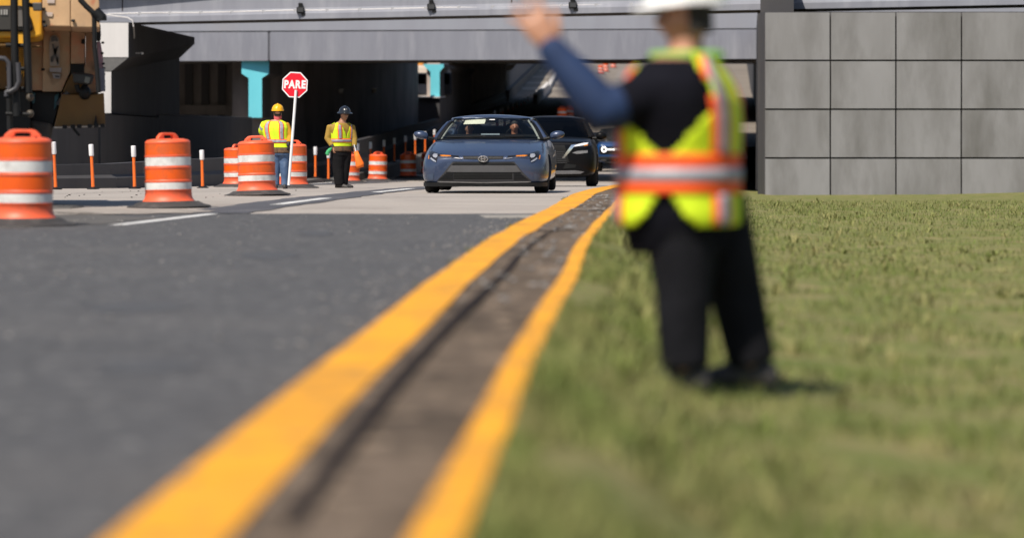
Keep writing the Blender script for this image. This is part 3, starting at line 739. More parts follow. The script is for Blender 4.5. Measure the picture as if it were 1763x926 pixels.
grey_trim = mat('grey_trim', (.040,.039,.041), (.033,.032,.034), scale=8, rough=.55, spec=.3)
chrome = mat('chrome', (.75,.75,.76), (.68,.68,.7), rough=.12, metal=1)
head_lens = mat('headlamp_dark', (.016,.016,.018), (.010,.010,.012), rough=.25, spec=.4)
head_inner = mat('headlamp_reflector', (.62,.62,.64), (.5,.5,.52), rough=.2, metal=.6)
amber = mat('amber_lens', (.62,.20,.02), rough=.25)
seat_m = mat('seat_cloth', (.035,.035,.038), rough=.8)
red_m = mat('red_lens', (.45,.03,.025), rough=.3)
def wheel(root, x, y, r, w=.23):
    sgn = 1 if x > 0 else -1
    t = MB().lathe([(r*.62,-w/2),(r*.86,-w/2),(r*.96,-w/2+.02),(r,-w/2+.055),(r,-w*.12),(r*.985,-w*.11),(r*.985,w*.11),(r,w*.12),(r,w/2-.055),(r*.96,w/2-.02),(r*.86,w/2),(r*.62,w/2)], 32, (x,y,r), 'x').build('wheel', tyre_m, root, smooth=True, angle=45)
    b = MB().lathe([(r*.63,-w*.35),(r*.63,w*.40),(r*.58,w*.42),(r*.56,w*.2),(r*.12,w*.25),(r*.1,w*.33),(.01,w*.34)], 24, (0,0,0), 'x', cap=False)
    for k in range(5):
        a = 2*math.pi*k/5; c, s = math.cos(a), math.sin(a)
        b.add([Vector((w*.36, u*c-v*s, u*s+v*c)) for u, v in ((r*.1,-.03),(r*.6,-.045),(r*.6,.045),(r*.1,.03))]+[Vector((w*.22, u*c-v*s, u*s+v*c)) for u, v in ((r*.1,-.03),(r*.6,-.045),(r*.6,.045),(r*.1,.03))], [(0,1,2,3),(0,4,5,1),(3,2,6,7)])
    for v in b.v: v.x *= sgn; v += Vector((x,y,r))
    b.build('rim', rim_m, t)
    return t
def cabin(root, paint, gl, wb0, wt0, ros, rb0, belt, inner=True, pill=.045, side_gl=None):
    """wb0=(halfwidth,y,z,bow) windscreen base; wt0 its top; ros roof stations (y,halfwidth,z edge,z centre); rb0 rear glass base"""
    def ws(u, v):
        s = 2*u-1
        w = wb0[0]+(wt0[0]-wb0[0])*v; y = wb0[1]+(wt0[1]-wb0[1])*v; z = wb0[2]+(wt0[2]-wb0[2])*v
        bow = wb0[3]*(1-v)+wt0[3]*v
        return Vector((s*w, y+bow*s*s, z+(.035*v)*(1-s*s)+.03*math.sin(math.pi*v)))
    MB().grid(ws, 12, 8).build('windscreen', gl, root, smooth=True, angle=180)
    for sgn in (0, 1):                                      # frit band round the glass
        rr = []; b = MB()
        for k in range(9):
            v = k/8; a = ws(sgn, v); c = ws(.035 if sgn == 0 else .965, v)
            rr.append([a+Vector((0,-.004,.002)), c+Vector((0,-.006,.004))])
        b.loft(rr, cap=False, close=False).build('windscreen_edge', trim_m, root)
    # roof
    rr = []
    for y, w, ze, zc in ros:
        rr.append([Vector((w*s, y, ze+(zc-ze)*(1-abs(s)**2.2))) for s in (-1,-.85,-.6,-.3,0,.3,.6,.85,1)]+[Vector((w*s, y, ze-.035)) for s in (.97,-.97)])
    MB().loft(rr).build('roof', paint, root, smooth=True, angle=50, sub=1)
    for s in (-1, 1):
        p = [ws(0 if s < 0 else 1, v)+Vector((s*.02, .02, 0)) for v in (0,.25,.5,.75,1)]
        y0, w0, z0, _ = ros[0]
        p[-1] += Vector((-s*.03,.02,-.02)); p.append(Vector((s*(w0-.035), y0+.12, z0-.016)))
        MB().tube(p, [pill*1.25, pill, pill*.95, pill*.8, pill*.5, pill*.3], 8).build('pillar', paint, root, smooth=True)
        # roof rail down to the tail
        p = [Vector((s*(w-.025), y+(.03 if i_ == 0 else 0), ze-.028)) for i_, (y, w, ze, zc) in enumerate(ros)]+[Vector((s*(rb0[0]+.03), rb0[1], rb0[2]))]
        MB().tube(p, [pill*.6]+[pill*.85]*(len(p)-1), 8).build('roof_rail', paint, root, smooth=True)
        top = [Vector((s*(w-.01), y, ze-.03)) for y, w, ze, zc in ros]
        bot = [Vector((s*interp(belt, p_.y)[0] if False else s*interp([(q[0],q[1]) for q in belt], p_.y), p_.y, interp([(q[0],q[2]) for q in belt], p_.y))) for p_ in top]
        b = MB(); a0 = Vector((s*(wb0[0]+.0), wb0[1]+wb0[3]+.12, wb0[2])); e0 = Vector((s*rb0[0], rb0[1]-.15, rb0[2]))
        b.loft([[a0, a0]]+[[t_, q_] for t_, q_ in zip(top, bot)]+[[e0, e0]], cap=False, close=False)
        b.build('side_window', side_gl or gl, root, smooth=True)
        for yb in (ros[len(ros)//2][0],):
            k = len(ros)//2
            MB().tube([bot[k]+Vector((s*.004,0,-.02)), top[k]+Vector((s*.004,0,.01))], .035, 6).build('pillar', trim_m, root)
    def rg(u, v):
        s = 2*u-1; y0, w0, ze, zc = ros[-1]
        w = rb0[0]+(w0*.93-rb0[0])*v; y = rb0[1]+(y0-rb0[1])*v; z = rb0[2]+(zc-.02-rb0[2])*v
        return Vector((s*w, y-.06*s*s, z-.05*v*s*s))
    MB().grid(rg, 8, 5).build('rear_window', gl, root, smooth=True, angle=180)
    return ws
def occupant(root_label, x, y, z, skin_c, hair_c, shirt_c, parent_m, cap=False):
    t = thing('person', root_label, 'person', parent_m @ Vector((x,y,z)))
    sk = mat('skin_'+str(skin_c[0]), skin_c, tuple(c*.85 for c in skin_c), scale=12, rough=.55)
    fuse('body', [head_mb((0,0,.62),0,0), MB().tube([(0,.02,.36),(0,.015,.56)], .06, 10), MB().tube([(0,.03,-.08),(0,.02,.30),(0,.02,.42)], [.15,.17,.07], 12)], sk, t, .016, 2)
    sh = mat('shirt_'+root_label[:8], shirt_c, rough=.85)
    arms = [MB().tube([(s*.14,.02,.36),(s*.25,-.02,.30),(s*.27,-.22,.10),(s*.17,-.42,.22)], [.08,.075,.055,.04], 10, True) for s in (-1,1)]
    fuse('shirt', [MB().tube([(0,.03,-.05),(0,.02,.2),(0,.02,.36),(0,.02,.44)], [.19,.21,.16,.075], 14)]+arms, sh, t, .018, 3)
    hr = mat('hair_'+str(hair_c[0]), hair_c, rough=.7)
    MB().ball((0,.03,.68), (.085,.105,.105), 14, 10).build('hair', hr, t, smooth=True, angle=180)
    for s in (-1,1): MB().ball((s*.032,-.088,.625), (.011,.006,.006), 8, 6).build('eye', black_m, t)
    return t
def head_mb(c, yaw, pitch, s=1.0):
    """a head facing -Y: jaw, nose, brow, lips, ears"""
    b = MB(); n, m = 28, 22
    def pt(i, k):
        th = 2*math.pi*i/n; ph = math.pi*k/m
        x = math.sin(ph)*math.sin(th); y = -math.sin(ph)*math.cos(th); z = -math.cos(ph)
        rx, ry, rz = .074, .094, .115
        if z < -.15: rx *= 1+.34*(z+.15); ry *= 1+.12*(z+.15)
        p = Vector((x*rx, y*ry+(.008 if z > 0 else 0), z*rz))
        g = lambda cx, cz, sx, sz: math.exp(-((p.x-cx)/sx)**2-((p.z-cz)/sz)**2) if p.y < 0 else 0
        d = .030*g(0,-.020,.012,.020)+.014*g(0,.005,.010,.022)+.008*g(0,.030,.045,.010)-.010*(g(.032,.008,.016,.012)+g(-.032,.008,.016,.012))+.009*g(0,-.058,.024,.008)+.006*g(0,-.070,.020,.007)+.010*g(0,-.098,.022,.016)-.004*g(0,-.064,.03,.003)
        p.y -= d; return p
    rings = [[pt(i, k) for i in range(n)] for k in range(1, m)]
    b.loft(rings)
    for s_ in (-1, 1): b.ball((s_*.075,.012,-.005), (.012,.022,.034), 8, 8)
    M = Matrix.Translation(c) @ Matrix.Rotation(yaw, 4, 'Z') @ Matrix.Rotation(pitch, 4, 'X') @ Matrix.Scale(s, 4)
    b.v = [M @ v for v in b.v]; return b

# ---- blue-grey sedan
paint = mat('paint_blue_grey', (.036,.053,.102), (.033,.049,.095), scale=.6, rough=.32, metal=.25, coat=.55, dirt=(.055,.068,.105), dscale=2.5, damt=.05)
gl_clear = glass('windscreen_glass', (.80,.84,.82), .8)
gl_dark = glass('tinted_glass', (.07,.075,.085), .7)
Yc = 51.15
sed = thing('sedan', 'blue-grey sedan facing the camera in front of the black car', 'car', (XP(832,Yc), Yc, gz(52)), R(-6.6))
bpy.context.view_layer.update()
st = [(0.0,.195,.55,.70,.44,.60,.615,.64),(.05,.165,.80,.90,.44,.76,.655,.675),(.14,.150,.98,1.035,.45,.88,.69,.715),(.30,.145,1.05,1.10,.46,.955,.735,.77),(.55,.15,1.09,1.13,.48,.985,.785,.83),(.95,.15,1.10,1.145,.50,1.0,.86,.905),(1.45,.155,1.10,1.15,.52,1.01,.93,.985),(2.4,.16,1.10,1.15,.54,1.03,.955,.985),(3.5,.17,1.10,1.15,.56,1.01,.985,1.01),(4.05,.19,1.08,1.12,.58,.95,.995,1.04),(4.4,.23,.98,1.04,.62,.84,.96,1.03),(4.6,.30,.78,.86,.64,.70,.88,.94)]
TW = [(-.98,.98),(.98,.98),(-.98,3.70),(.98,3.70)]
body, tree = car_body(st, paint, sed, TW, .325)
for x, y in TW: wheel(sed, x, y, .325, .25)
ws = cabin(sed, paint, gl_clear, (.985,1.42,.965,.42), (.715,2.12,1.335,.20), [(2.12,.74,1.34,1.395),(2.45,.755,1.36,1.425),(2.9,.755,1.355,1.42),(3.3,.735,1.335,1.395),(3.55,.70,1.305,1.36)], (.86,4.10,1.02), [(1.5,1.02,.955),(2.5,1.03,.975),(4.1,.97,1.0)], pill=.034)
P2 = lambda pts: [((px-832)/97.8, (331.5-py)/97.2) for px, py in pts]
zoom = lambda pts: P2([(720+a/7.346, 240+b_/7.346) for a, b_ in pts])
patch(tree, zoom([(232,512),(330,400),(425,282),(455,268),(1195,268),(1225,282),(1320,400),(1428,508),(1415,524),(1380,530),(290,530),(245,524)]), .004, 'grille_surround', grey_trim, sed)
patch(tree, zoom([(440,290),(475,283),(1180,283),(1215,292),(1232,312),(425,312)]), .012, 'grille_slot', trim_m, sed)
patch(tree, zoom([(420,318),(1240,318),(1300,398),(1190,402),(450,402),(360,398)]), .018, 'grille_panel', mat('grille_panel_grey',(.070,.068,.071),(.06,.058,.06),scale=6,rough=.5), sed)
patch(tree, zoom([(450,405),(1190,405),(1190,488),(450,488)]), .010, 'lower_mesh', trim_m, sed)
for k in range(4):
    y = 418+k*19
    patch(tree, zoom([(452,y),(1188,y),(1188,y+5),(452,y+5)]), .016, 'mesh_bar', mat('mesh_bar_dark',(.022,.021,.021),rough=.6,spec=.2), sed, .012)
for k in range(5):
    y = 405+k*20; xl = 355-k*24
    for mi in (0, 1): patch(tree, zoom([(xl,y),(445,y),(445,y+9),(xl-8,y+9)]), .014, 'side_slat', trim_m, sed, .012, False) if mi == 0 else patch(tree, zoom([(1205,y),(1640-xl,y),(1648-xl,y+9),(1205,y+9)]), .014, 'side_slat', trim_m, sed, .012)
patch(tree, zoom([(240,520),(830,530),(1420,518),(1425,530),(830,543),(236,532)]), .016, 'lower_trim_strip', mat('satin_silver',(.42,.43,.45),rough=.3,metal=.7), sed)
lipf = lambda x: interp([(0,.015),(.60,.02),(.84,.055),(.98,.13),(1.06,.30),(1.10,.5)], abs(x))
MB().loft([[Vector((x, lipf(x)-.004, .195)), Vector((x, lipf(x)+.0, .125)), Vector((x, lipf(x)+.16, .12)), Vector((x, lipf(x)+.14, .19))] for x in frange(-1.10, 1.10, .055)]).build('front_lip', trim_m, sed, smooth=True, angle=40)
patch(tree, zoom([(560,198),(1080,198),(1062,236),(890,240),(760,240),(575,236)]), .005, 'upper_grille', trim_m, sed)
for k in range(3): patch(tree, zoom([(566,204+k*11),(1076,204+k*11),(1074,208+k*11),(568,208+k*11)]), .010, 'grille_bar', grey_trim, sed, .008)
patch(tree, zoom([(430,262),(560,252),(740,262),(900,262),(1090,252),(1215,262),(1215,270),(900,272),(740,272),(430,270)]), .010, 'bumper_crease', paint, sed)
for mi in (0, 1):
    L = [(112,150),(150,133),(230,165),(330,182),(440,190),(530,196),(558,234),(440,218),(330,215),(240,215),(228,255),(222,280),(170,262),(122,215)]
    f = (lambda pts: zoom(pts)) if mi == 0 else (lambda pts: [(-a, c) for a, c in reversed(zoom(pts))])
    h = patch(tree, f(L), .006, 'headlight', head_lens, sed)
    patch(tree, f([(262,190),(300,184),(405,190),(412,204),(300,204)]), .012, 'indicator', amber, h, .01)
    patch(tree, f([(185,165),(232,172),(236,205),(215,222),(182,212),(168,190)]), .012, 'lamp_unit', head_inner, h, .012)
    patch(tree, f([(505,200),(528,198),(556,234),(540,234)]), .014, 'chrome_tip', chrome, h, .01)
    patch(tree, f([(240,214),(330,209),(440,214),(540,229),(545,235),(440,222),(330,217),(240,222)]), .014, 'chrome_line', chrome, h, .01)
    patch(tree, f([(150,215),(185,240),(218,262),(222,278),(180,262),(140,232)]), .014, 'running_light', head_inner, h, .01)
    patch(tree, f([(108,190),(120,186),(125,240),(112,236)]), .010, 'side_marker', amber, sed, .01)
    patch(tree, f([(95,440),(190,420),(180,500),(100,520)]), .004, 'bumper_vent', mat('paint_vent_trim',(.05,.07,.115),rough=.4), sed)  # flat blue-grey patch marking the vent
# emblem: three interlocking ovals on an oval ground
em = MB().lathe([(.098,0),(.098,.02),(.085,.03),(.02,.032)], 28, (0,0,0), 'y')
for v in em.v: v.z *= .62
eo = em.build('emblem', mat('emblem_ground',(.10,.10,.105),rough=.25,metal=.4), sed, smooth=True)
hit = tree.ray_cast(Vector((0,-2,.60)), Vector((0,1,0)))[0]; eo.location = hit+Vector((0,-.012,.012))
def oval(rx, rz, cx, cz, r): return MB().tube([(cx+rx*math.cos(a*math.pi/12), -.036, cz+rz*math.sin(a*math.pi/12)) for a in range(25)], r, 6)
q = MB()
for rx, rz, cz in ((.083,.053,0),(.030,.049,0),(.060,.024,.024)): o_ = oval(rx, rz, 0, cz, .0075); q.add(o_.v, o_.f)
q.build('emblem_rings', chrome, eo, smooth=True)
MB().ball((0,-.005,0),(.012,.012,.008),8,6).build('hood_sensor', chrome, sed).location = tree.ray_cast(Vector((-.06,-2,.70)), Vector((0,1,0)))[0]
for s in (-1, 1):
    patch(tree, [(s*.60+(-.14 if s<0 else -.14),1.06),(s*.60+.14,1.06),(s*.60+.16,1.10),(s*.60-.16,1.10)], .002, 'washer_recess', mat('paint_dark_recess',(.03,.04,.06),rough=.4), sed, .01, axis='z')
    p = [Vector((s*1.0,1.52,.965)), Vector((s*1.10,1.50,.985))]
    mo = MB().tube(p, .03, 8).build('mirror_arm', trim_m, sed)
    b = MB(); rr = []
    for k, (w, h) in enumerate(((.04,.05),(.075,.075),(.085,.08),(.075,.07),(.035,.03))):
        cx = s*(1.10+k*.068); rr.append([Vector((cx, 1.50-w*math.cos(a), 1.015+.012*k*(1 if k<3 else .8)+h*math.sin(a))) for a in [2*math.pi*i/12 for i in range(12)]])
    b.loft(rr).build('mirror', paint, sed, smooth=True, angle=60, sub=1)
for s in (0, 1):
    MB().tube([ws(.045 if s == 0 else .955, v)+Vector((0,.05,-.012)) for v in (0,.25,.5,.75,1)], .020, 8).build('pillar_trim', mat('pale_interior',(.36,.37,.36),(.31,.32,.31),rough=.7), sed, smooth=True)
MB().tube([ws(u, .985)+Vector((0,.05,-.012)) for u in (.05,.25,.5,.75,.95)], .016, 8).build('header_trim', mat('pale_interior',(.36,.37,.36)), sed, smooth=True)
# cowl, wipers, dashboard, seats, visor, stickers
MB().grid(lambda u, v: Vector(((2*u-1)*.97, 1.36+v*.12+.40*(2*u-1)**2, .955+.02*(1-(2*u-1)**2)+.012*v)), 12, 2).build('cowl', trim_m, sed, smooth=True)
for x0, x1 in ((-.75,-.05),(-.1,.62)): MB().tube([ws(.5+x0/1.9,.02)+Vector((0,-.03,.02)), ws(.5+x1/1.9,.05)+Vector((0,-.035,.02))], .012, 6).build('wiper', trim_m, sed)
MB().grid(lambda u, v: Vector(((2*u-1)*.94, 1.62+v*.62+.25*(2*u-1)**2*(1-v), 1.0+.04*math.sin(v*2.2)+.02*(1-(2*u-1)**2))), 10, 4).build('dashboard', trim_m, sed, smooth=True)
MB().box(-1.0,1.0,1.9,4.0,.97,1.0).build('interior_floor', seat_m, sed)
for sx in (-.42, .42):
    MB().loft([[Vector((sx+w*math.cos(a), y+.07*math.sin(a), z)) for a in [2*math.pi*i/12 for i in range(12)]] for w, y, z in ((.24,2.72,.95),(.25,2.78,1.08),(.22,2.83,1.20),(.14,2.86,1.26))]).build('seat', seat_m, sed, smooth=True)
    MB().box(sx-.12,sx+.12,2.84,2.92,1.26,1.37).build('headrest', seat_m, sed, bevel=.03)
MB().loft([[Vector((w*math.cos(a), y+.07*math.sin(a), z)) for a in [2*math.pi*i/16 for i in range(16)]] for w, y, z in ((.75,3.5,.95),(.72,3.6,1.18),(.5,3.64,1.22))]).build('rear_seat', seat_m, sed, smooth=True)
vs = [ws(.235+.21*u, .80+.0*v)+Vector((0,.06+.03*(1-v),-.065+.10*v)) for v in (0,1) for u in (0,1)]
q = MB().extr([ws(.19,.62)+Vector((0,.10,0)), ws(.43,.62)+Vector((0,.10,0)), ws(.44,.86)+Vector((0,.10,0)), ws(.185,.86)+Vector((0,.10,0))], (0,.015,.004)).build('sun_visor', mat('visor_cream',(.72,.70,.58),(.66,.64,.54),rough=.7), sed)
MB().extr([ws(.485,.80)+Vector((0,-.004,.004)), ws(.55,.80)+Vector((0,-.004,.004)), ws(.55,.84)+Vector((0,-.004,.004)), ws(.485,.84)+Vector((0,-.004,.004))], (0,-.003,.002)).build('sticker', white_pl, sed)
MB().extr([ws(.42,.15)+Vector((0,.03,0)), ws(.60,.15)+Vector((0,.03,0)), ws(.60,.19)+Vector((0,.03,0)), ws(.42,.19)+Vector((0,.03,0))], (0,.02,.004)).build('dash_screen', mat('screen_grey',(.25,.29,.33),rough=.3), sed)
MB().box(-.10,.10,2.02,2.06,1.27,1.33).build('rear_view_mirror', trim_m, sed, bevel=.015)
MB().tube([(.42+.16*math.cos(a), 2.30-.04*math.sin(a), 1.02+.15*math.sin(a)) for a in [math.pi*i/10 for i in range(11)]], .014, 6).build('steering_wheel', trim_m, sed, smooth=True)
for x in (.02,.16): MB().box(x-.025,x+.025,3.52,3.55,1.21,1.31).build('rear_lamp_tag', red_m, sed)
bpy.context.view_layer.update()
MW = sed.matrix_world.copy()
occupant('driver in dark glasses behind the sedan windscreen, at the right of the picture', .42, 2.26, .565, (.42,.17,.10), (.02,.016,.014), (.05,.05,.06), MW)
occupant('passenger in the shade behind the sedan windscreen, at the left of the picture', -.42, 2.34, .54, (.30,.15,.10), (.02,.015,.012), (.04,.035,.04), MW)

# ---- black crossover behind
blk = mat('paint_black', (.004,.004,.005), (.0035,.0035,.0045), scale=.6, rough=.3, coat=.06, spec=.12)
Y2 = 70.6
suv = thing('crossover_car', 'black crossover car right behind the blue-grey sedan', 'car', (XP(948,Y2), Y2, gz(72)), R(-5.5))
bpy.context.view_layer.update()
st = [(0,.28,.62,.80,.60,.70,1.0,1.03),(.06,.25,.85,.97,.60,.86,1.03,1.06),(.18,.22,.98,1.06,.63,.94,1.06,1.095),(.40,.22,1.04,1.11,.66,.985,1.09,1.13),(.9,.23,1.07,1.13,.68,1.0,1.12,1.17),(1.4,.24,1.08,1.14,.68,1.0,1.13,1.19),(2.6,.24,1.08,1.14,.68,1.0,1.14,1.17),(3.8,.25,1.08,1.14,.70,1.0,1.16,1.19),(4.4,.30,1.02,1.09,.74,.93,1.15,1.19),(4.65,.42,.84,.92,.78,.78,1.04,1.10)]
TW = [(-.98,.95),(.98,.95),(-.98,3.65),(.98,3.65)]
body, tr2 = car_body(st, blk, suv, TW, .37)
for x, y in TW: wheel(suv, x, y, .37, .27)
cabin(suv, blk, gl_dark, (.98,1.38,1.17,.36), (.76,2.02,1.60,.16), [(2.06,.775,1.605,1.66),(2.5,.80,1.635,1.69),(3.2,.80,1.635,1.69),(3.9,.77,1.61,1.66),(4.35,.72,1.57,1.62)], (.86,4.60,1.20), [(1.5,1.01,1.12),(2.6,1.01,1.15),(4.6,.94,1.18)], pill=.045, side_gl=gl_dark)
MB().box(-1.0,1.0,1.9,4.3,1.14,1.17).build('interior_floor', seat_m, suv)
for sx in (-.42,.42):
    MB().loft([[Vector((sx+w*math.cos(a), y+.07*math.sin(a), z)) for a in [2*math.pi*i/12 for i in range(12)]] for w, y, z in ((.24,2.6,1.1),(.24,2.68,1.28),(.15,2.73,1.42))]).build('seat', seat_m, suv, smooth=True)
for s in (-1,1):
    mi = s < 0
    pp = lambda pts: [(-a, c) for a, c in reversed(pts)] if s < 0 else pts
    h = patch(tr2, pp([(a_,c_+.125) for a_, c_ in [(.50,.80),(.58,.86),(.78,.92),(.95,.95),(1.0,.90),(.97,.84),(.84,.80)]]), .006, 'headlight', head_lens, suv)
    patch(tr2, pp([(.54,.94),(.62,.99),(.80,1.03),(.92,1.04),(.88,.99),(.70,.96)]), .012, 'lamp_unit', mat('headlamp_bright',(.80,.80,.82),(.65,.65,.68),rough=.2), h, .012)
    patch(tr2, pp([(.80,.955),(.90,.97),(.91,.995),(.82,.985)]), .016, 'indicator', amber, h, .01)
    patch(tr2, pp([(.26,.66),(.32,.66),(.62,1.0),(.50,.98)]), .008, 'chrome_chevron', chrome, suv, .02)
    patch(tr2, pp([(.52,.80),(.64,.84),(.90,.86),(.90,.80),(.64,.77)]), .006, 'fog_reflector', mat('dim_reflector',(.22,.22,.23),(.1,.1,.1),scale=30,rough=.3), suv)
    patch(tr2, pp([(.0,.30),(.72,.31),(.82,.36),(.60,.39),(.0,.38)]), .010, 'silver_skid', mat('satin_grey',(.20,.20,.21),rough=.35,metal=.5), suv)
    patch(tr2, pp([(.30,.43),(.60,.45),(.62,.52),(.36,.55)]), .006, 'lower_intake', trim_m, suv)
    MB().tube([(s*1.0,1.50,1.14),(s*1.10,1.49,1.15)], .035, 8).build('mirror_arm', trim_m, suv)
    rr = []
    for k, (w, hh) in enumerate(((.05,.07),(.085,.10),(.09,.105),(.08,.09),(.04,.04))):
        cx = s*(1.08+k*.07); rr.append([Vector((cx, 1.48-w*math.cos(a), 1.20+hh*math.sin(a))) for a in [2*math.pi*i/12 for i in range(12)]])
    MB().loft(rr).build('mirror', blk, suv, smooth=True, angle=60, sub=1)
patch(tr2, [(-.45,.58),(.45,.58),(.34,.98),(-.34,.98)], .004, 'grille', trim_m, suv)
for k in range(6): patch(tr2, [(-.40+.012*k,.56+k*.05),(.40-.012*k,.56+k*.05),(.40-.012*k,.575+k*.05),(-.40+.012*k,.575+k*.05)], .010, 'grille_bar', grey_trim, suv, .01)
q = MB().lathe([(.07,0),(.07,.02),(.055,.022),(.055,.0)], 24, (0,0,0), 'y'); q.box(-.085,.085,-.026,-.004,-.012,.012)
q.build('emblem', chrome, suv).location = tr2.ray_cast(Vector((0,-2,.90)), Vector((0,1,0)))[0]+Vector((0,-.012,0))

suv.scale = (1,1,1.045)
# ---- bright blue off-roader with round lamps
blu = mat('paint_bright_blue', (.003,.045,.16), (.0025,.038,.14), scale=.6, rough=.3, coat=.5)
Y3 = 132
off = thing('off_road_vehicle', 'bright blue off-road vehicle with round lit headlight, half hidden by the foreground worker', 'car', (XP(1068,Y3), Y3, gz(Y3)), R(-5.5))
bpy.context.view_layer.update()
st = [(0,.50,.86,.93,.62,.90,1.06,1.09),(.05,.42,.92,1.0,.62,.96,1.10,1.13),(.2,.38,1.0,1.12,.64,1.0,1.14,1.17),(.5,.36,1.02,1.15,.7,1.02,1.17,1.20),(1.3,.36,1.02,1.15,.74,1.02,1.20,1.23),(2.5,.36,1.02,1.15,.74,1.02,1.22,1.24),(4.2,.38,1.0,1.13,.8,1.0,1.24,1.26),(4.5,.5,.95,1.04,.8,.96,1.16,1.20)]
TW = [(-.98,.85),(.98,.85),(-.98,3.6),(.98,3.6)]
body, tr3 = car_body(st, blu, off, TW, .41)
for x, y in TW: wheel(off, x, y, .41, .28)
cabin(off, black_m, gl_dark, (.98,1.35,1.22,.14), (.88,1.75,1.74,.08), [(1.78,.89,1.745,1.79),(2.4,.90,1.76,1.81),(3.4,.90,1.76,1.81),(4.3,.87,1.73,1.78)], (.90,4.45,1.26), [(1.4,1.0,1.21),(4.4,.98,1.25)], pill=.05, side_gl=gl_dark)
MB().box(-.98,.98,1.8,4.2,1.20,1.235).build('interior_floor', seat_m, off)
lit = mat('lit_lamp', (1,.97,.92), rough=.3, emit=3.5)
patch(tr3, [(-.95,.70),(.95,.70),(.95,1.0),(-.95,1.0)], .006, 'grille', trim_m, off)
for s in (-1,1):
    hl = MB().lathe([(.12,0),(.12,.05),(.10,.055),(.02,.05)], 24, (0,0,0), 'y').build('headlight', head_lens, off)
    hl.location = Vector((s*.74, -.02, .90))
    MB().tube([(.095*math.cos(a), -.062, .095*math.sin(a)) for a in [2*math.pi*i/20 for i in range(21)]], .014, 6).build('light_ring', lit, hl)
    MB().box(-.50 if s > 0 else .12, -.12 if s > 0 else .50, -.07, -.04, -.014, .014).build('light_bar', lit, hl)
    MB().box(s*1.0-.09,s*1.0+.09,1.5,1.62,1.24,1.42).build('mirror', black_m, off, bevel=.03).location = (s*.16,0,0)
    MB().box(s*.75-.12,s*.75+.12,-.13,-.02,.42,.50).build('tow_hook', grey_trim, off, bevel=.02)
for k, ch in enumerate('BRONCO'):
    t_ = text_mesh('lettering', ch, .13, white_pl, off, .006, .004, 1.1); t_.location = (-.26+k*.105, -.075, .865)
MB().box(-1.0,1.0,-.12,.25,.46,.62).build('bumper', black_m, off, bevel=.04)
MB().box(-.7,.7,-.06,.2,.36,.46).build('skid_plate', grey_trim, off, bevel=.03)
off.scale = (1,1,1.14)
# ---- parked truck glimpsed beyond the small pier
tk = thing('parked_truck', 'far parked truck with pale roof and amber beacon glimpsed left of the small turquoise pier', 'truck', P(733,166,179))
MB().loft([[Vector((-.95,y,z)) if s < 0 else Vector((1.6,y,z)) for (s, y, z) in ((-1,0,.1),(1,0,.1),(1,0,1.45),(-1,0,1.45))],[Vector((-.95,y,z)) if s < 0 else Vector((1.6,y,z)) for (s, y, z) in ((-1,2,.1),(1,2,.1),(1,2,1.45),(-1,2,1.45))]]).build('cab', mat('truck_navy',(.02,.024,.034),rough=.3), tk, bevel=.06)
MB().loft([[Vector((x*k, .1+(1-k)*1.0, z)) for x in (-.95,1.6)]+[Vector((x*k, 1.9, z)) for x in (1.6,-.95)] for k, z in ((.98,1.45),(.9,1.75),(.6,1.92))]).build('roof', mat('beige_paint',(.50,.42,.34),(.45,.38,.31),rough=.5), tk, smooth=True, angle=30)
MB().grid(lambda u, v: Vector((-.85+2.3*u, -.01, .75+.62*v)), 1, 1).build('windscreen', gl_dark, tk)
MB().lathe([(.24,1.9),(.24,2.2),(.16,2.35)], 14, (-.30,.8,0)).build('beacon', mat('beacon_orange',(.75,.30,.05),rough=.35), tk, smooth=True)
MB().box(-.6,.0,1.0,1.3,2.35,2.75).build('load', mat('beige_paint',(.5,.42,.34)), tk, bevel=.03)
# ------------------------------------------------------------------ people
def tors(rings, th, h, off=0, e=2.5):
    ks = [(r[0],) for r in rings]
    f = lambda i: interp([(r[0], r[i]) for r in rings], h)
    rx, ry, cx, cy = f(1)+off, f(2)+off, f(3), f(4)
    s, c = math.sin(th), math.cos(th)
    k = (abs(s)**e+abs(c)**e)**(-1/e)
    return Vector((cx+rx*s*k, cy-ry*c*k, h))
def torso_mb(rings, off=0, n=28, step=.03, h0=None, h1=None):
    a = h0 if h0 is not None else rings[0][0]; z = h1 if h1 is not None else rings[-1][0]
    hs = frange(a, z, step)
    return MB().loft([[tors(rings, 2*math.pi*i/n, h, off) for i in range(n)] for h in hs])
def xf(b, M): b.v = [M @ v for v in b.v]; return b
def torso_patch(rings, th0, th1, h0, h1, off, keep=None, nu=None, nv=None, thick=.006):
    nu = nu or max(2, int(abs(th1-th0)/.11)); nv = nv or max(1, int((h1-h0)/.022))
    b = MB(); n = nu+1
    for j in range(nv+1):
        for i in range(n): b.v.append(tors(rings, th0+(th1-th0)*i/nu, h0+(h1-h0)*j/nv, off))
    for j in range(nv):
        for i in range(nu):
            th = th0+(th1-th0)*(i+.5)/nu; h = h0+(h1-h0)*(j+.5)/nv
            if keep is None or keep((th+math.pi) % (2*math.pi)-math.pi, h): b.f.append((j*n+i, j*n+i+1, (j+1)*n+i+1, (j+1)*n+i))
    used = sorted({i for f in b.f for i in f}); mp = {o: k for k, o in enumerate(used)}
    b.v = [b.v[i] for i in used]; b.f = [tuple(mp[i] for i in f) for f in b.f]
    return b
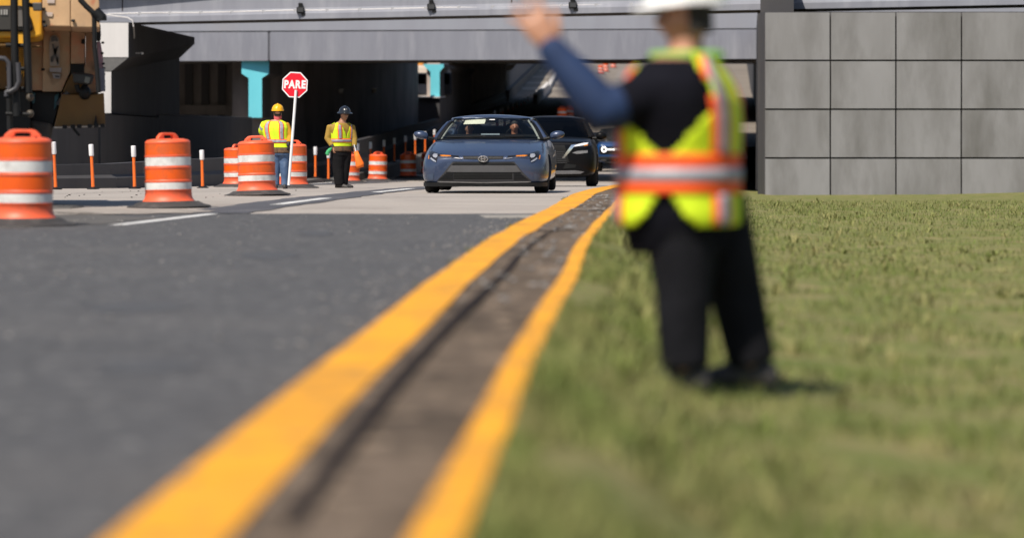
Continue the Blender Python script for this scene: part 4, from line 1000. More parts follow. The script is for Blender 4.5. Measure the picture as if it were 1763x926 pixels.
def hand_mb(w, d, nrm, s=1.0, curl=.5, side=1, spread=.12):
    """w wrist, d direction of the fingers, nrm palm normal (fingers curl towards it), side: thumb side sign"""
    d = Vector(d).normalized(); nrm = Vector(nrm); nrm = (nrm-d*nrm.dot(d)).normalized(); x = d.cross(nrm)*side
    w = Vector(w); out = []
    L = lambda a, b_, c: w+(x*a+d*b_+nrm*c)*s
    pal = MB(); rr = []
    for t, hw, hh in ((0,.024,.019),(.025,.032,.019),(.055,.041,.017),(.085,.043,.014),(.097,.038,.012)):
        rr.append([w+(x*hw*math.cos(a)+nrm*hh*math.sin(a)+d*t)*s for a in [2*math.pi*i/14 for i in range(14)]])
    pal.loft(rr); out.append(pal)
    for k, (off, ln, r) in enumerate(((.030,.072,.0088),(.010,.080,.0092),(-.011,.074,.0088),(-.030,.058,.0078))):
        a0 = spread*(1.2-k)*.8; c = curl*(1+.12*k)
        p = L(off, .088, 0); pts = [p]; ang = c*.45; dirx = x*math.sin(a0)
        for seg, f in enumerate((.46,.30,.24)):
            v = (d*math.cos(ang)+nrm*math.sin(ang)+dirx*.8).normalized(); p = p+v*ln*f*s; pts.append(p); ang += c
        out.append(MB().tube(pts, [r*1.1*s, r*s, r*.93*s, r*.8*s], 9, True))
    pts = [L(.022,.020,.004), L(.048,.045,.012+.01*curl), L(.062,.072,.018+.02*curl), L(.066-.01*curl,.094,.022+.03*curl)]
    out.append(MB().tube(pts, [.014*s,.0125*s,.0105*s,.0085*s], 9, True))
    return out
def hat(parent, M, m, full=False, s=1.0, back=False):
    b = MB(); n = 26; rr = []
    for k in range(9):
        ph = k/8*math.pi/2*.97
        rr.append([Vector((.112*math.cos(ph)*math.sin(a), -.138*math.cos(ph)*math.cos(a), .125*math.sin(ph)**.9)) for a in [2*math.pi*i/n for i in range(n)]])
    b.loft(rr); xf(b, M); o = b.build('hard_hat', m, parent, smooth=True, angle=60)
    b = MB(); rr = []
    for r0, z in ((1.0,.012),(1.02,-.002),(1.0,-.010)):
        pass
    def brim(a, k):
        fr = max(0, math.cos(a))
        w = (.034+.018*fr) if full else (.010+.034*fr**2.2)
        rx = .112+(w*(.9 if full else .55)+.003)*k; ry = .138+w*k
        return Vector((rx*math.sin(a), -ry*math.cos(a), .004-.022*k*(1 if full else .6*fr+.15)))
    up = [[brim(2*math.pi*i/n, k)+Vector((0,0,.006)) for i in range(n)] for k in (-.02,.5,1)]
    dn = [[brim(2*math.pi*i/n, k)-Vector((0,0,.004)) for i in range(n)] for k in (1,.5,-.02)]
    b.loft(up+dn, cap=False); xf(b, M); b.build('hat_brim', m, o, smooth=True, angle=60)
    b = MB(); rr = []
    for k in range(13):
        a = -1.15+2.3*k/12
        c = Vector((0, .140*math.sin(a), .128*math.cos(a))) if True else None
        rr.append([c+Vector((sx, 0, .0)) * 1.0+Vector((0,0,dz)) for sx, dz in ((-.016,-.006),(-.012,.007),(.012,.007),(.016,-.006))])
    b.loft(rr); xf(b, M); b.build('hat_ridge', m, o, smooth=True, angle=60)
    return o
def shoe_mb(p, d, s=1.0):
    """p ankle point on the ground under the shin, d toe direction"""
    d = Vector((d[0], d[1], 0)).normalized(); x = Vector((d.y, -d.x, 0)); p = Vector(p)
    rr = []
    for t, hw, h in ((-.085,.020,.05),(-.08,.034,.075),(-.03,.040,.12),(.02,.042,.115),(.07,.046,.085),(.13,.050,.065),(.175,.044,.052),(.20,.022,.035)):
        rr.append([p+d*t*s+x*hw*s*a+Vector((0,0,h*s*b_)) for a, b_ in ((-1,.0),(-1,.35),(-.8,.75),(-.4,1),(.4,1),(.8,.75),(1,.35),(1,0))])
    return MB().loft(rr)
skin1 = mat('skin_tan', (.46,.235,.145), (.40,.195,.115), scale=14, rough=.5)
skin2 = mat('skin_brown', (.38,.19,.115), (.32,.155,.09), scale=14, rough=.5)
neon = mat('vest_neon_yellow', (.66,.83,.012), (.58,.76,.01), scale=7, rough=.75, bump=.25, bscale=14)
neon_g = mat('vest_neon_green', (.22,.50,.06), (.18,.43,.05), scale=7, rough=.75)
vor = mat('vest_orange', (.95,.115,.010), (.88,.095,.008), scale=9, rough=.7)
silver = mat('reflective_silver', (.36,.36,.39), (.27,.27,.31), scale=18, rough=.45, dirt=(.22,.20,.21), dscale=9, damt=.3)
jeans = mat('blue_denim', (.075,.13,.24), (.04,.075,.15), scale=7, rough=.85, bump=.5, bscale=9, dirt=(.16,.21,.30), dscale=6, damt=.3)
black_cloth = mat('black_work_cloth', (.009,.009,.010), (.014,.013,.014), scale=7, rough=.95, bump=.5, bscale=9, spec=.1)
camo = mat('camouflage_cloth', (.14,.075,.035), (.05,.035,.022), scale=16, rough=.85, dirt=(.24,.12,.05), dscale=13, damt=.4)
mustard = mat('mustard_shirt', (.60,.27,.012), (.48,.21,.01), scale=8, rough=.85, bump=.4, bscale=12)
olive = mat('olive_shirt', (.36,.225,.035), (.27,.165,.026), scale=8, rough=.85, bump=.4, bscale=12)
boot_m = mat('black_boot', (.02,.018,.017), (.035,.03,.027), scale=9, rough=.6)
glove_m = mat('black_glove', (.018,.018,.020), rough=.7)
hat_y = mat('hat_yellow', (.84,.42,.008), (.80,.39,.008), scale=5, rough=.35)
hat_k = mat('hat_black', (.014,.015,.018), (.011,.012,.014), scale=5, rough=.25, coat=.4)
hat_w = mat('hat_white', (.78,.77,.75), (.74,.73,.71), scale=5, rough=.35)
def mid_rings(wx, lean=0, base=.74, top=1.44):
    """hip..neck rings (height, rx, ry, cx, cy) scaled to a mid-ground worker"""
    k = (top-base)/.70
    R_ = [(0,.165,.125),(.08,.168,.125),(.20,.160,.118),(.32,.168,.122),(.45,.182,.130),(.53,.190,.128),(.60,.180,.115),(.645,.150,.10),(.675,.10,.085),(.70,.062,.068)]
    return [(base+h*k, rx*wx, ry*(1+.5*(wx-1)), lean*h, 0) for h, rx, ry in R_]
def vest(parent, M, rings, h0, h1, front_open=True, back=None):
    H = rings[-1][0]; sh = rings[-4][0]; arm = rings[4][0]-.02
    def keep(th, h):
        a = abs(abs(th)-math.pi/2)
        if h > arm and a < interp([(arm,.10),(arm+.10,.42),(sh,.50),(H,.2)], h): return False
        if abs(th) < interp([(arm-.12,.0),(arm,.10),(sh,.42),(H,1.3)], h) and h > arm-.12: return False
        if h > rings[-3][0]+.012 and abs(th) > 2.4: return False
        return True
    g = lambda th0, th1, a, b_, off, kp=keep: xf(torso_patch(rings, th0, th1, a, b_, off, kp), M)
    pi = math.pi
    v = torso_patch(rings, -pi, pi, h0, h1, .022, keep, nu=170, nv=100); xf(v, M)
    vo = v.build('vest', neon, parent, smooth=True, angle=180, solid=.006)
    hb = h0+(h1-h0)*.20
    for (a, b_, m, off) in ((hb-.028, hb+.060, vor, .027), (hb-.010, hb+.042, silver, .031)):
        q = torso_patch(rings, -pi, pi, a, b_, off, None, nu=60, nv=4); xf(q, M)
        q.build('reflective_band' if m is silver else 'orange_band', m, vo, smooth=True, angle=180, solid=.004)
    for t in (.62, -.62, pi-.55, -pi+.55):
        for (w, m, off) in ((.20, vor, .027), (.115, silver, .0315)):
            q = torso_patch(rings, t-w, t+w, hb+.062, h1-.01, off, keep, nu=8, nv=70); 
            if q.f: xf(q, M); q.build('reflective_stripe' if m is silver else 'orange_stripe', m, vo, smooth=True, angle=180, solid=.004)
    return vo

# ---- flagger seen from behind with the PARE paddle
Yw = 60.4
w1 = thing('person', 'flagger in yellow helmet, neon vest and jeans seen from behind, holding the red sign', 'person', (XP(481,Yw), Yw, gz(Yw)))
rg = [(h, rx*1.06, ry, cx+.085*min(1,max(0,(h-.74)/.4)), cy) for h, rx, ry, cx, cy in mid_rings(1.30, 0, .74, 1.44)]
back = Matrix.Rotation(R(172), 4, 'Z')
I4 = Matrix.Identity(4)
Lsh, Lel, Lwr = Vector((-.24,0,1.335)), Vector((-.36,-.10,1.13)), Vector((-.14,-.22,1.05))
# image-left arm bent with the elbow out, image-right arm hanging to the pole
aL = [Vector((-.29,.0,1.325)), Vector((-.365,.12,1.17)), Vector((-.24,.27,1.06))]
aR = [Vector((.13,.0,1.325)), Vector((.225,-.03,1.10)), Vector((.195,-.13,.945))]
head1 = Vector((-.035,-.01,1.565))
parts = [head_mb(head1, R(180), R(-4), 1.0), MB().tube([(-.03,.0,1.38),(-.033,.0,1.52)], [.075,.066], 12), xf(torso_mb(rg, -.012), back)]
for a in (aL, aR): parts.append(MB().tube(a, [.055,.046,.034], 10, True))
for x in (-.085, .095): parts.append(MB().tube([(x,0,.76),(x*1.05+.01,-.01,.42),(x+.012,.0,.07)], [.095,.07,.045], 12, True))
parts += hand_mb(aL[2], (.6,.4,-.2), (0,0,-1), 1.0, .7)
fuse('body', parts, skin1, w1, .013, 2)
tr = [xf(torso_mb(rg, .012, h0=.70, h1=.80), back)]
for x in (-.088, .10): tr.append(MB().tube([(x,0,.80),(x*1.02+.005,0,.62),(x*1.05+.01,-.015,.40),(x*1.05+.012,.0,.22),(x+.012,.01,.07)], [.118,.115,.092,.082,.078], 14))
fuse('trousers', tr, jeans, w1, .014, 4)
sl = [xf(torso_mb(rg, .012, h0=.765, h1=1.41), back)]
fuse('shirt', sl+[MB().tube([a[0]+(a[0]-a[1])*.15, a[0], a[1], a[1]+(a[2]-a[1])*.92], [.07,.088,.072,.056], 12) for a in (aL, aR)], mustard, w1, .014, 3)
q = torso_patch(rg, -math.pi, math.pi, .745, .865, .020, None, nu=48, nv=5); xf(q, back); q.build('shirt_hem', camo, w1, smooth=True, angle=180, solid=.006)
vest(w1, back, rg, .86, 1.425)
MB().lathe([(.072,1.43),(.082,1.47),(.080,1.53),(.07,1.55)], 16, (-.034,.0,0)).build('neck_cloth', mat('red_cloth',(.62,.11,.12),(.5,.08,.09),scale=12,rough=.85), w1, smooth=True)
hat(w1, Matrix.Translation(head1+Vector((0,.01,.062))) @ Matrix.Rotation(R(180),4,'Z') @ Matrix.Rotation(R(-3),4,'X') @ Matrix.Scale(1.12,4), hat_y)
MB().loft([[head1+Vector((.080*math.sin(a)*k, -.098*math.cos(a)*k+.004, z)) for a in [2*math.pi*i/16 for i in range(16)]] for k, z in ((.90,-.055),(1.0,-.01),(1.03,.05))]).build('hair', mat('hair_dark',(.02,.016,.013),rough=.8), w1, smooth=True)
fuse('glove', [MB().tube([aR[1].lerp(aR[2],.72), aR[2], aR[2]+Vector((-.005,-.02,-.03))], [.048,.046,.044], 10, True)]+hand_mb(aR[2], (.05,-.05,-1), (-1,.2,0), 1.15, 1.25, 1), glove_m, w1, .009, 1)
for x in (-.088, .10): shoe_mb((x+.012,.0,0), (x*.6,1), 1.1).build('boot', boot_m, w1, smooth=True, sub=1, angle=60)
a_, b_, c_ = aL[0]+Vector((.05,0,.02)), aL[0], aL[0].lerp(aL[1],.75)
vs_ = MB().tube([a_, b_, c_], [.085,.105,.098], 16, True).build('vest_shoulder', neon, w1, smooth=True, angle=180)
MB().tube([b_.lerp(c_,.25), b_.lerp(c_,.62)], [.1075,.1045], 16).build('reflective_band', silver, vs_, smooth=True)
# paddle: sign and pole
pb = P(497,321,59.95); pt = P(509.7,154.5,59.95)
sg = thing('stop_paddle', 'red octagonal PARE sign on a tall white pole', 'sign', pb)
d = pt-pb
lean = math.atan2(d.x, d.z)
Mz = Matrix.Rotation(lean, 4, 'Y')
ln = d.length
pole_top = (Mz @ Vector((0,0,1))).normalized()
MB().tube([(0,0,.0), tuple(pole_top*(ln-.01))], .0295, 12).build('pole', white_pl, sg, smooth=True)
MB().tube([(0,0,.0), tuple(pole_top*.02)], .032, 12).build('pole_tip', black_m, sg)
ctr = P(507.3,146.3,59.95)-pb
oct_ = lambda r: [Vector((r*math.cos(R(22.5+45*i)), 0, r*math.sin(R(22.5+45*i)))) for i in range(8)]
tilt = Matrix.Translation(ctr) @ Matrix.Rotation(lean*.7, 4, 'Y') @ Matrix.Rotation(R(-6), 4, 'Z')
s1 = MB().extr([tilt @ (v+Vector((0,.034,0))) for v in oct_(.285)], (0,.006,0)).build('sign_border', mat('sign_white',(.82,.82,.82),rough=.35), sg)
MB().extr([tilt @ (v+Vector((0,.031,0))) for v in oct_(.258)], (0,.002,0)).build('sign_face', mat('sign_red',(.72,.006,.022),(.66,.005,.02),scale=5,rough=.35), sg)
for k, (ch, x) in enumerate((('P',-.180),('A',-.062),('R',.064),('E',.180))):
    t_ = text_mesh('letter', ch, .222, white_pl, sg, .002, .011, .80)
    t_.matrix_local = tilt @ Matrix.Translation((x,.028,-.072+.004*k))

# ---- flagger in the black helmet facing right
Yw2 = 63.6
w2 = thing('person', 'flagger in black helmet and dark trousers with an orange flag in his lowered hand', 'person', (XP(588,Yw2), Yw2, gz(Yw2)+.0))
rg = mid_rings(1.36, 0, .76, 1.455)
yaw = Matrix.Rotation(R(40), 4, 'Z')
hd = Vector((.07,-.02,1.595))
aL = [Vector((-.235,-.08,1.34)), Vector((-.305,-.08,1.08)), Vector((-.185,-.17,.885))]
aR = [Vector((.21,.08,1.34)), Vector((.275,.06,1.08)), Vector((.285,-.02,.87))]
parts = [head_mb(hd, R(26), R(4), 1.03), MB().tube([(.0,.01,1.40),(.05,-.005,1.55)], [.075,.064], 12), xf(torso_mb(rg, -.012), yaw)]
for a in (aL, aR): parts.append(MB().tube(a, [.056,.047,.034], 10, True))
legs = [[(-.075,-.05,.80),(-.075,-.05,.45),(-.045,-.04,.07)], [(.075,.05,.80),(.06,.04,.45),(.03,.05,.07)]]
for l_ in legs: parts.append(MB().tube(l_, [.095,.07,.045], 12, True))
parts += hand_mb(aL[2], (.15,-.1,-1), (.9,.3,0), 1.05, .75, -1)+hand_mb(aR[2], (.12,-.05,-1), (-.9,.3,0), 1.05, 1.1, 1)
fuse('body', parts, skin2, w2, .0125, 2)
fuse('trousers', [xf(torso_mb(rg, .012, h0=.71, h1=.86), yaw)]+[MB().tube([l_[0], Vector(l_[0]).lerp(Vector(l_[1]),.5), l_[1], Vector(l_[1]).lerp(Vector(l_[2]),.6), l_[2]], [.15,.145,.125,.115,.108], 14) for l_ in legs], black_cloth, w2, .014, 4)
fuse('shirt', [xf(torso_mb(rg, .012, h0=.80, h1=1.42), yaw)]+[MB().tube([a[0]+(a[0]-a[1])*.12, a[0], a[1], a[1]+(a[2]-a[1])*.80], [.068,.092,.074,.054], 12) for a in (aL, aR)], olive, w2, .014, 3)
q = torso_patch(rg, -math.pi, math.pi, .80, .92, .020, None, nu=48, nv=5); xf(q, yaw); q.build('shirt_hem', camo, w2, smooth=True, angle=180, solid=.006)
vest(w2, yaw, rg, .915, 1.43)
hat(w2, Matrix.Translation(hd+Vector((0,.008,.058))) @ Matrix.Rotation(R(26),4,'Z') @ Matrix.Rotation(R(4),4,'X') @ Matrix.Scale(1.1,4), hat_k, True)
Mh = Matrix.Translation(hd) @ Matrix.Rotation(R(26),4,'Z') @ Matrix.Rotation(R(4),4,'X')
for s in (-1,1):
    xf(MB().ball((s*.033,-.092,.008), (.015,.008,.007), 8, 6), Mh).build('eye', mat('eye_dark',(.03,.02,.018),rough=.3), w2)
    xf(MB().box(s*.034-.02,s*.034+.02,-.106,-.095,.026,.034), Mh).build('eyebrow', mat('hair_dark',(.02,.016,.013)), w2)
xf(MB().box(-.028,.028,-.112,-.10,-.052,-.044), Mh).build('moustache', mat('hair_dark',(.02,.016,.013)), w2, bevel=.003)
xf(MB().loft([[Vector((.082*math.sin(a), -.088*math.cos(a)+.012, z)) for a in [math.pi/2+math.pi*i/14 for i in range(15)]] for z in (-.05,.0,.05)], cap=False, close=False), Mh).build('hair', mat('hair_dark',(.02,.016,.013)), w2, smooth=True, solid=.012)
for a in (aL, aR):
    v_ = (a[2]-a[1]).normalized(); MB().tube([a[2]-v_*.085, a[2]-v_*.005], [.052,.047], 12).build('glove_cuff', glove_m, w2, smooth=True)
for l_, dd in ((legs[0], (.9,-.35)), (legs[1], (1,-.1))): shoe_mb((l_[2][0], l_[2][1], 0), dd, 1.18).build('boot', boot_m, w2, smooth=True, sub=1, angle=60)
bpy.context.view_layer.update()
# rolled orange flag hanging from his hand
hp = w2.location+aR[2]+Vector((.02,-.04,-.06))
fl = thing('signal_flag', 'bright orange rolled flag hanging from the hand of the black-helmeted flagger', 'flag', hp)
ax = [Vector((.0,0,.10)), Vector((.01,-.01,-.01)), Vector((.04,-.02,-.14)), Vector((.085,-.03,-.29)), Vector((.10,-.03,-.37))]
MB().tube([ax[0]+Vector((-.03,0,.04)), ax[1], ax[2]], .012, 8).build('flag_stick', white_pl, fl)
rr = []
for k, (c, r) in enumerate(zip(ax[1:], (.035,.06,.085,.075))):
    rr.append([c+Vector((r*(1+.18*math.sin(3*a+k))*math.cos(a), r*.6*math.sin(a), r*.35*math.cos(a))) for a in [2*math.pi*i/18 for i in range(18)]])
MB().loft(rr, cap=False).build('flag_cloth', mat('flag_orange',(.95,.19,.012),(.88,.15,.01),scale=10,rough=.7), fl, smooth=True, solid=.005, angle=180)
# green cloth in his other hand
gp = w2.location+aL[2]+Vector((-.085,-.03,-.05))
gc = MB().loft([[Vector((x+rx*math.cos(a), ry*math.sin(a), z)) for a in [2*math.pi*i/10 for i in range(10)]] for x, z, rx, ry in ((.05,.05,.03,.025),(.02,.02,.05,.03),(-.02,-.04,.055,.03),(-.05,-.10,.045,.025),(-.02,-.13,.02,.012))]).build('green_cloth', mat('green_cloth',(.06,.42,.16),(.04,.33,.12),scale=14,rough=.8,bump=.5), None, smooth=True, sub=1)
gc.location = gp; tag(gc, 'green cloth held in the right hand of the black-helmeted flagger', 'cloth')

# ---- the big blurred worker in front
Yg = 11.9
fx = lambda px: (px-600)/420
zg_ = -.16
wf = thing('person', 'large blurred worker in front at right, white helmet, belted neon vest, arm raised', 'person', (0, Yg, 0))
cxT = fx(1168)
rgF = [(.50,.205,.165,cxT-.0,0),(.56,.215,.17,cxT,0),(.66,.21,.165,cxT,0),(.73,.205,.16,cxT-.005,0),(.82,.215,.165,cxT,0),(.93,.235,.17,cxT+.01,0),(1.02,.245,.165,cxT+.02,0),(1.09,.235,.145,cxT+.03,0),(1.14,.20,.12,cxT+.035,0),(1.18,.12,.10,cxT+.035,0),(1.22,.075,.08,cxT+.03,0)]
yF = R(-107)
MT = Matrix.Translation((cxT,0,0)) @ Matrix.Rotation(yF,4,'Z') @ Matrix.Translation((-cxT,0,0))
rgF = [(h, rx*1.27, ry*1.24, cx, cy) for h, rx, ry, cx, cy in rgF]
# raised near arm
aU = [Vector((fx(1150),-.20,1.075)), Vector((fx(1028),-.27,.975)), Vector((fx(942),-.25,1.225))]
aD = [Vector((fx(1200),.22,1.08)), Vector((fx(1175),.30,.83)), Vector((fx(1120),.26,.62))]
hF = Vector((fx(1178),-.02,1.362))
hand_dir = Vector((-.085,.0,.135)); 
parts = [head_mb(hF, R(-97), R(2), 1.08), MB().tube([(cxT+.03,0,1.12),(fx(1180),-.01,1.28)], [.085,.07], 14), xf(torso_mb(rgF, -.015), MT)]
parts += [MB().tube(aU, [.062,.050,.034], 12, True), MB().tube(aD, [.062,.05,.034], 12, True)]
parts += hand_mb(aU[2]+Vector((.004,0,.0)), hand_dir, (-.1,.95,.0), 1.45, .2, -1, .42)
parts += hand_mb(aD[2], (-.2,-.05,-1), (0,-1,0), 1.05, .6, 1)
lg = [[Vector((cxT+.0,-.11,.60)), Vector((cxT+.005,-.13,.24)), Vector((cxT+.01,-.13,zg_+.08))], [Vector((cxT+.13,.10,.60)), Vector((cxT+.25,.12,.24)), Vector((cxT+.32,.12,zg_+.08))]]
for l_ in lg: parts.append(MB().tube(l_, [.10,.07,.045], 12, True))
fuse('body', parts, skin1, wf, .0085, 2)
dark = mat('black_trousers', (.006,.006,.008), (.011,.011,.014), scale=7, rough=.9, bump=.8, bscale=7, spec=.15)
fuse('trousers', [xf(torso_mb(rgF, .012, h0=.48, h1=.70), MT)]+[MB().tube([l_[0], l_[0].lerp(l_[1],.5), l_[1], l_[1].lerp(l_[2],.6), l_[2]+Vector((0,0,.02))], [.165,.145,.115,.105,.10], 16) for l_ in lg], dark, wf, .013, 4)
navy = mat('black_shirt', (.006,.006,.009), (.009,.009,.013), scale=7, rough=.95, bump=.4, bscale=9, spec=.05)
fuse('shirt', [xf(torso_mb([(.40,.225,.185,cxT-.01,0)]+rgF, .014, h0=.40, h1=1.19), MT), MB().tube([aU[0]+Vector((.06,.05,.02)), aU[0], aU[0].lerp(aU[1],.5), aU[1], aU[1]+(aU[2]-aU[1])*.06], [.09,.115,.098,.082,.075], 16, True), MB().tube([aD[0], aD[1], aD[2]], [.10,.08,.055], 14, True)], navy, wf, .013, 4)
v_ = aU[2]-aU[1]
MB().tube([aU[1]-(aU[0]-aU[1]).normalized()*-.055, aU[1]+Vector((-.008,-.002,.002)), aU[1]+v_*.25, aU[1]+v_*.6, aU[1]+v_*.98], [.098,.098,.090,.078,.06], 18, True).build('arm_sleeve', mat('blue_sleeve',(.0055,.024,.082),(.0045,.019,.066),scale=9,rough=.8), wf, smooth=True, angle=180)
# vest: front and back panels joined by the belt, open at the sides
pi = math.pi
def keepF(th, h):
    a = abs(abs(th)-pi/2)
    if h > .80: 
        if a < interp([(.80,.10),(.88,.42),(.98,.78),(1.08,.86),(1.22,.6)], h): return False
    elif h < .655:
        if a < interp([(.50,.62),(.54,.40),(.60,.20),(.655,.10)], h): return False
    if h < interp([(0,.545),(.7,.56),(1.0,.60)], a if a < 1 else 1)-.03 and False: return False
    if h > .98 and abs(th) < interp([(.98,.05),(1.10,.45),(1.22,1.2)], h): return False
    if h > 1.19 and abs(th) > 2.3: return False
    return True
q = torso_patch(rgF, -pi, pi, .515, 1.215, .035, keepF, nu=88, nv=48); xf(q, MT)
vo = q.build('vest', neon, wf, smooth=True, angle=180, solid=.008)
def fb(nm, m, th0, th1, h0, h1, off, kp=None):
    q = torso_patch(rgF, th0, th1, h0, h1, off, kp); 
    if q.f: xf(q, MT); q.build(nm, m, vo, smooth=True, angle=180, solid=.005)
fb('orange_belt', vor, -pi, pi, .645, .805, .043)
fb('reflective_band', silver, -pi, pi, .695, .748, .050)
for t in (.62,-.62,pi-.60,-pi+.60):
    fb('orange_stripe', vor, t-.21, t+.21, .52, .645, .041, keepF); fb('reflective_stripe', silver, t-.10, t+.10, .52, .645, .047, keepF)
    fb('orange_stripe', vor, t-.21, t+.21, .805, 1.20, .041, keepF); fb('reflective_stripe', silver, t-.09, t+.09, .805, 1.20, .047, keepF)
hat(wf, Matrix.Translation(hF+Vector((0,0,.050))) @ Matrix.Rotation(R(-97),4,'Z') @ Matrix.Rotation(R(2),4,'X') @ Matrix.Scale(1.2,4), hat_w, False)
Mh = Matrix.Translation(hF) @ Matrix.Rotation(R(-97),4,'Z') @ Matrix.Rotation(R(2),4,'X') @ Matrix.Scale(1.08,4)
for s in (-1,1):
    xf(MB().ball((s*.033,-.090,.008), (.015,.009,.009), 10, 8), Mh).build('eye', mat('eye_dark',(.03,.02,.018),rough=.3), wf)
    xf(MB().box(s*.034-.02,s*.034+.02,-.106,-.094,.028,.036), Mh).build('eyebrow', mat('hair_dark',(.02,.016,.013)), wf)
    xf(MB().ball((s*.033,-.100,.004), (.019,.008,.012), 10, 8), Mh).build('sunglass_lens', mat('dark_glass',(.015,.012,.012),rough=.12), wf)
xf(MB().loft([[Vector((.083*math.sin(a), -.088*math.cos(a)+.012, z)) for a in [math.pi/2+math.pi*i/14 for i in range(15)]] for z in (-.06,.0,.06)], cap=False, close=False), Mh).build('hair', mat('hair_dark',(.02,.016,.013)), wf, smooth=True, solid=.012)
MB().tube([tors(rgF, a, 1.205, .02) for a in [2*pi*i/20 for i in range(21)]], .018, 8).build('collar', neon_g, wf, smooth=True)
for l_, sx in ((lg[0], -1), (lg[1], 1)): shoe_mb((l_[2].x, l_[2].y, zg_), (-1,.3), 1.25).build('boot', boot_m, wf, smooth=True, sub=1, angle=60)
# ------------------------------------------------------------------ yellow paving machine at the upper left
Ym = 42.0
mc = thing('paving_machine', 'tall dusty yellow paving machine cut off at the upper left corner', 'construction machine', (0,0,0))
yel = mat('machine_yellow', (.70,.36,.02), (.62,.31,.02), scale=2, rough=.5, dirt=(.38,.22,.06), dscale=2, damt=.3)
dusty = mat('dusty_yellow', (.55,.35,.19), (.40,.25,.135), scale=2.4, rough=.75, dirt=(.33,.24,.165), dscale=1.1, damt=.4, speck=((.42,.15,.07), 3.2))
dusty2 = mat('dusty_panel', (.46,.32,.205), (.35,.235,.145), scale=1.4, rough=.8, dirt=(.55,.16,.08), dscale=1.9, damt=.38, speck=((.20,.13,.08), 3))
brown = mat('shaded_yellow', (.15,.075,.008), (.115,.052,.005), scale=2, rough=.6, dirt=(.10,.05,.012), dscale=1.6, damt=.35)  # machine yellow darkened to brown, carrying the shade on the lower parts
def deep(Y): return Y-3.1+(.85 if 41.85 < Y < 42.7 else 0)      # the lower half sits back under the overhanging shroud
def Pm(px, py, Y): return P(px, py, deep(Y))
def slab(pts, Y, dep, name, m, parent=mc, bevel=.012):
    return MB().extr([Pm(a, c, Y) for a, c in pts], (-.088*dep,dep,0)).build(name, m, parent, bevel=bevel)
def rod(pts, Y, r, name, m=black_m, parent=mc, n=10): return MB().tube([Pm(p[0], p[1], Y) for p in pts], r, n).build(name, m, parent, smooth=True)
# main bodies going up and left out of the frame; the upper shroud overhangs the lower panels
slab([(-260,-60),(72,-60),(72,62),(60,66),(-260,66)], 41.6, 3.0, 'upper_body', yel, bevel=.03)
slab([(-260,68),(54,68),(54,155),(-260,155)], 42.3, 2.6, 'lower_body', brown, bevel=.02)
slab([(73,-60),(121,-60),(121,46),(73,45)], 41.25, 3.2, 'upper_panel', dusty)
slab([(122,-60),(166,-60),(171,7),(172,48),(122,47)], 41.25, 3.2, 'upper_panel', dusty)
slab([(52,66),(74,60),(74,156),(52,156)], 42.35, 2.0, 'dusty_panel', dusty2)
slab([(75,47),(121,49),(121,123),(106,158),(73,158)], 42.25, 2.2, 'dusty_panel', dusty2)
slab([(122,49),(146,50),(146,110),(122,110)], 42.2, 2.2, 'dusty_panel', dusty2)
slab([(147,49),(165,48),(170,158),(147,163),(122,163),(122,113),(147,113)], 42.25, 2.2, 'dusty_panel', dusty2)
slab([(122,111),(145,111),(145,128),(122,128)], 42.24, .05, 'dark_opening', black_m, bevel=0)
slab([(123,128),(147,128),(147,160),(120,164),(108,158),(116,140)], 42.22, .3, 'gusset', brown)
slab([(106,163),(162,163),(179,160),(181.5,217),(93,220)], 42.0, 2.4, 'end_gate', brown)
slab([(93,218.5),(181,216),(181,218.5),(93,221)], 41.9, .12, 'gate_lip', mat('pale_edge',(.48,.44,.38),rough=.6), bevel=.004)
for px in (112,126,137,155,166,177): MB().box(-.03,.03,-.05,.0,-.025,.025).build('bolt', black_m, mc).location = Pm(px, 219-(px-93)*.03, 42.72)
rod([(126,221),(137,234)], 41.9, .018, 'hanging_bar')
MB().extr([Pm(161,216,42.82),Pm(165,198,42.82),Pm(168,216,42.82)], (0,.02,0)).build('grease_mark_plate', black_m, mc)
# dark cab window with its frame
wpts = [(-120,10),(35,10),(46,16),(52,28),(57,48),(56,53),(50,55),(-120,55)]
slab(wpts, 41.55, .04, 'window_frame', black_m, bevel=.01)
slab([(p[0]*.96-1 if p[0] > 0 else p[0], 32+(p[1]-32)*.86) for p in wpts], 41.53, .03, 'window_pane', mat('dark_window',(.045,.04,.036),(.03,.027,.025),scale=1.5,rough=.2), bevel=.005)
slab([(27,18),(40,18),(42,46),(30,46)], 41.51, .012, 'pane_sticker', mat('dim_sticker',(.12,.11,.10),rough=.5), bevel=0)
for k, x in enumerate((1,6,10)): slab([(x,17),(x+3,17),(x+3,26),(x,26)], 41.51, .012, 'lettering', mat('dim_letter',(.30,.29,.27),rough=.5), bevel=0)
# perforated yellow guard
b = MB()
for i in range(7):
    for j in range(14):
        x = 28+i*3; y = 82+j*3.6
        if x > 47-(j > 8)*(j-8)*.6: continue
        if j > 9 and x < 28+(j-9)*2.6: continue
        for (u0, v0, u1, v1) in ((0,0,3,.9),(0,0,.9,3.6)):
            p, q_ = Pm(x+u0, y+v0, 42.98), Pm(x+u1, y+v1, 42.98); b.box(p.x, q_.x, p.y, p.y+.02, q_.z, p.z)
o = b.build('guard_mesh', yel, mc); o['kind'] = 'stuff'
slab([(26,80),(48,80),(48,130),(26,130)], 42.22, .03, 'guard_backing', black_m, bevel=0)
slab([(28,56),(46,56),(46,78),(28,78)], 41.57, .03, 'yellow_cover', yel)
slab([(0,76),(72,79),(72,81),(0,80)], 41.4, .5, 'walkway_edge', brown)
for k in range(10): slab([(2+k*3.4,76.5),(4+k*3.4,76.5),(4+k*3.4,79),(2+k*3.4,79)], 41.36, .03, 'tread_tooth', brown, bevel=0)
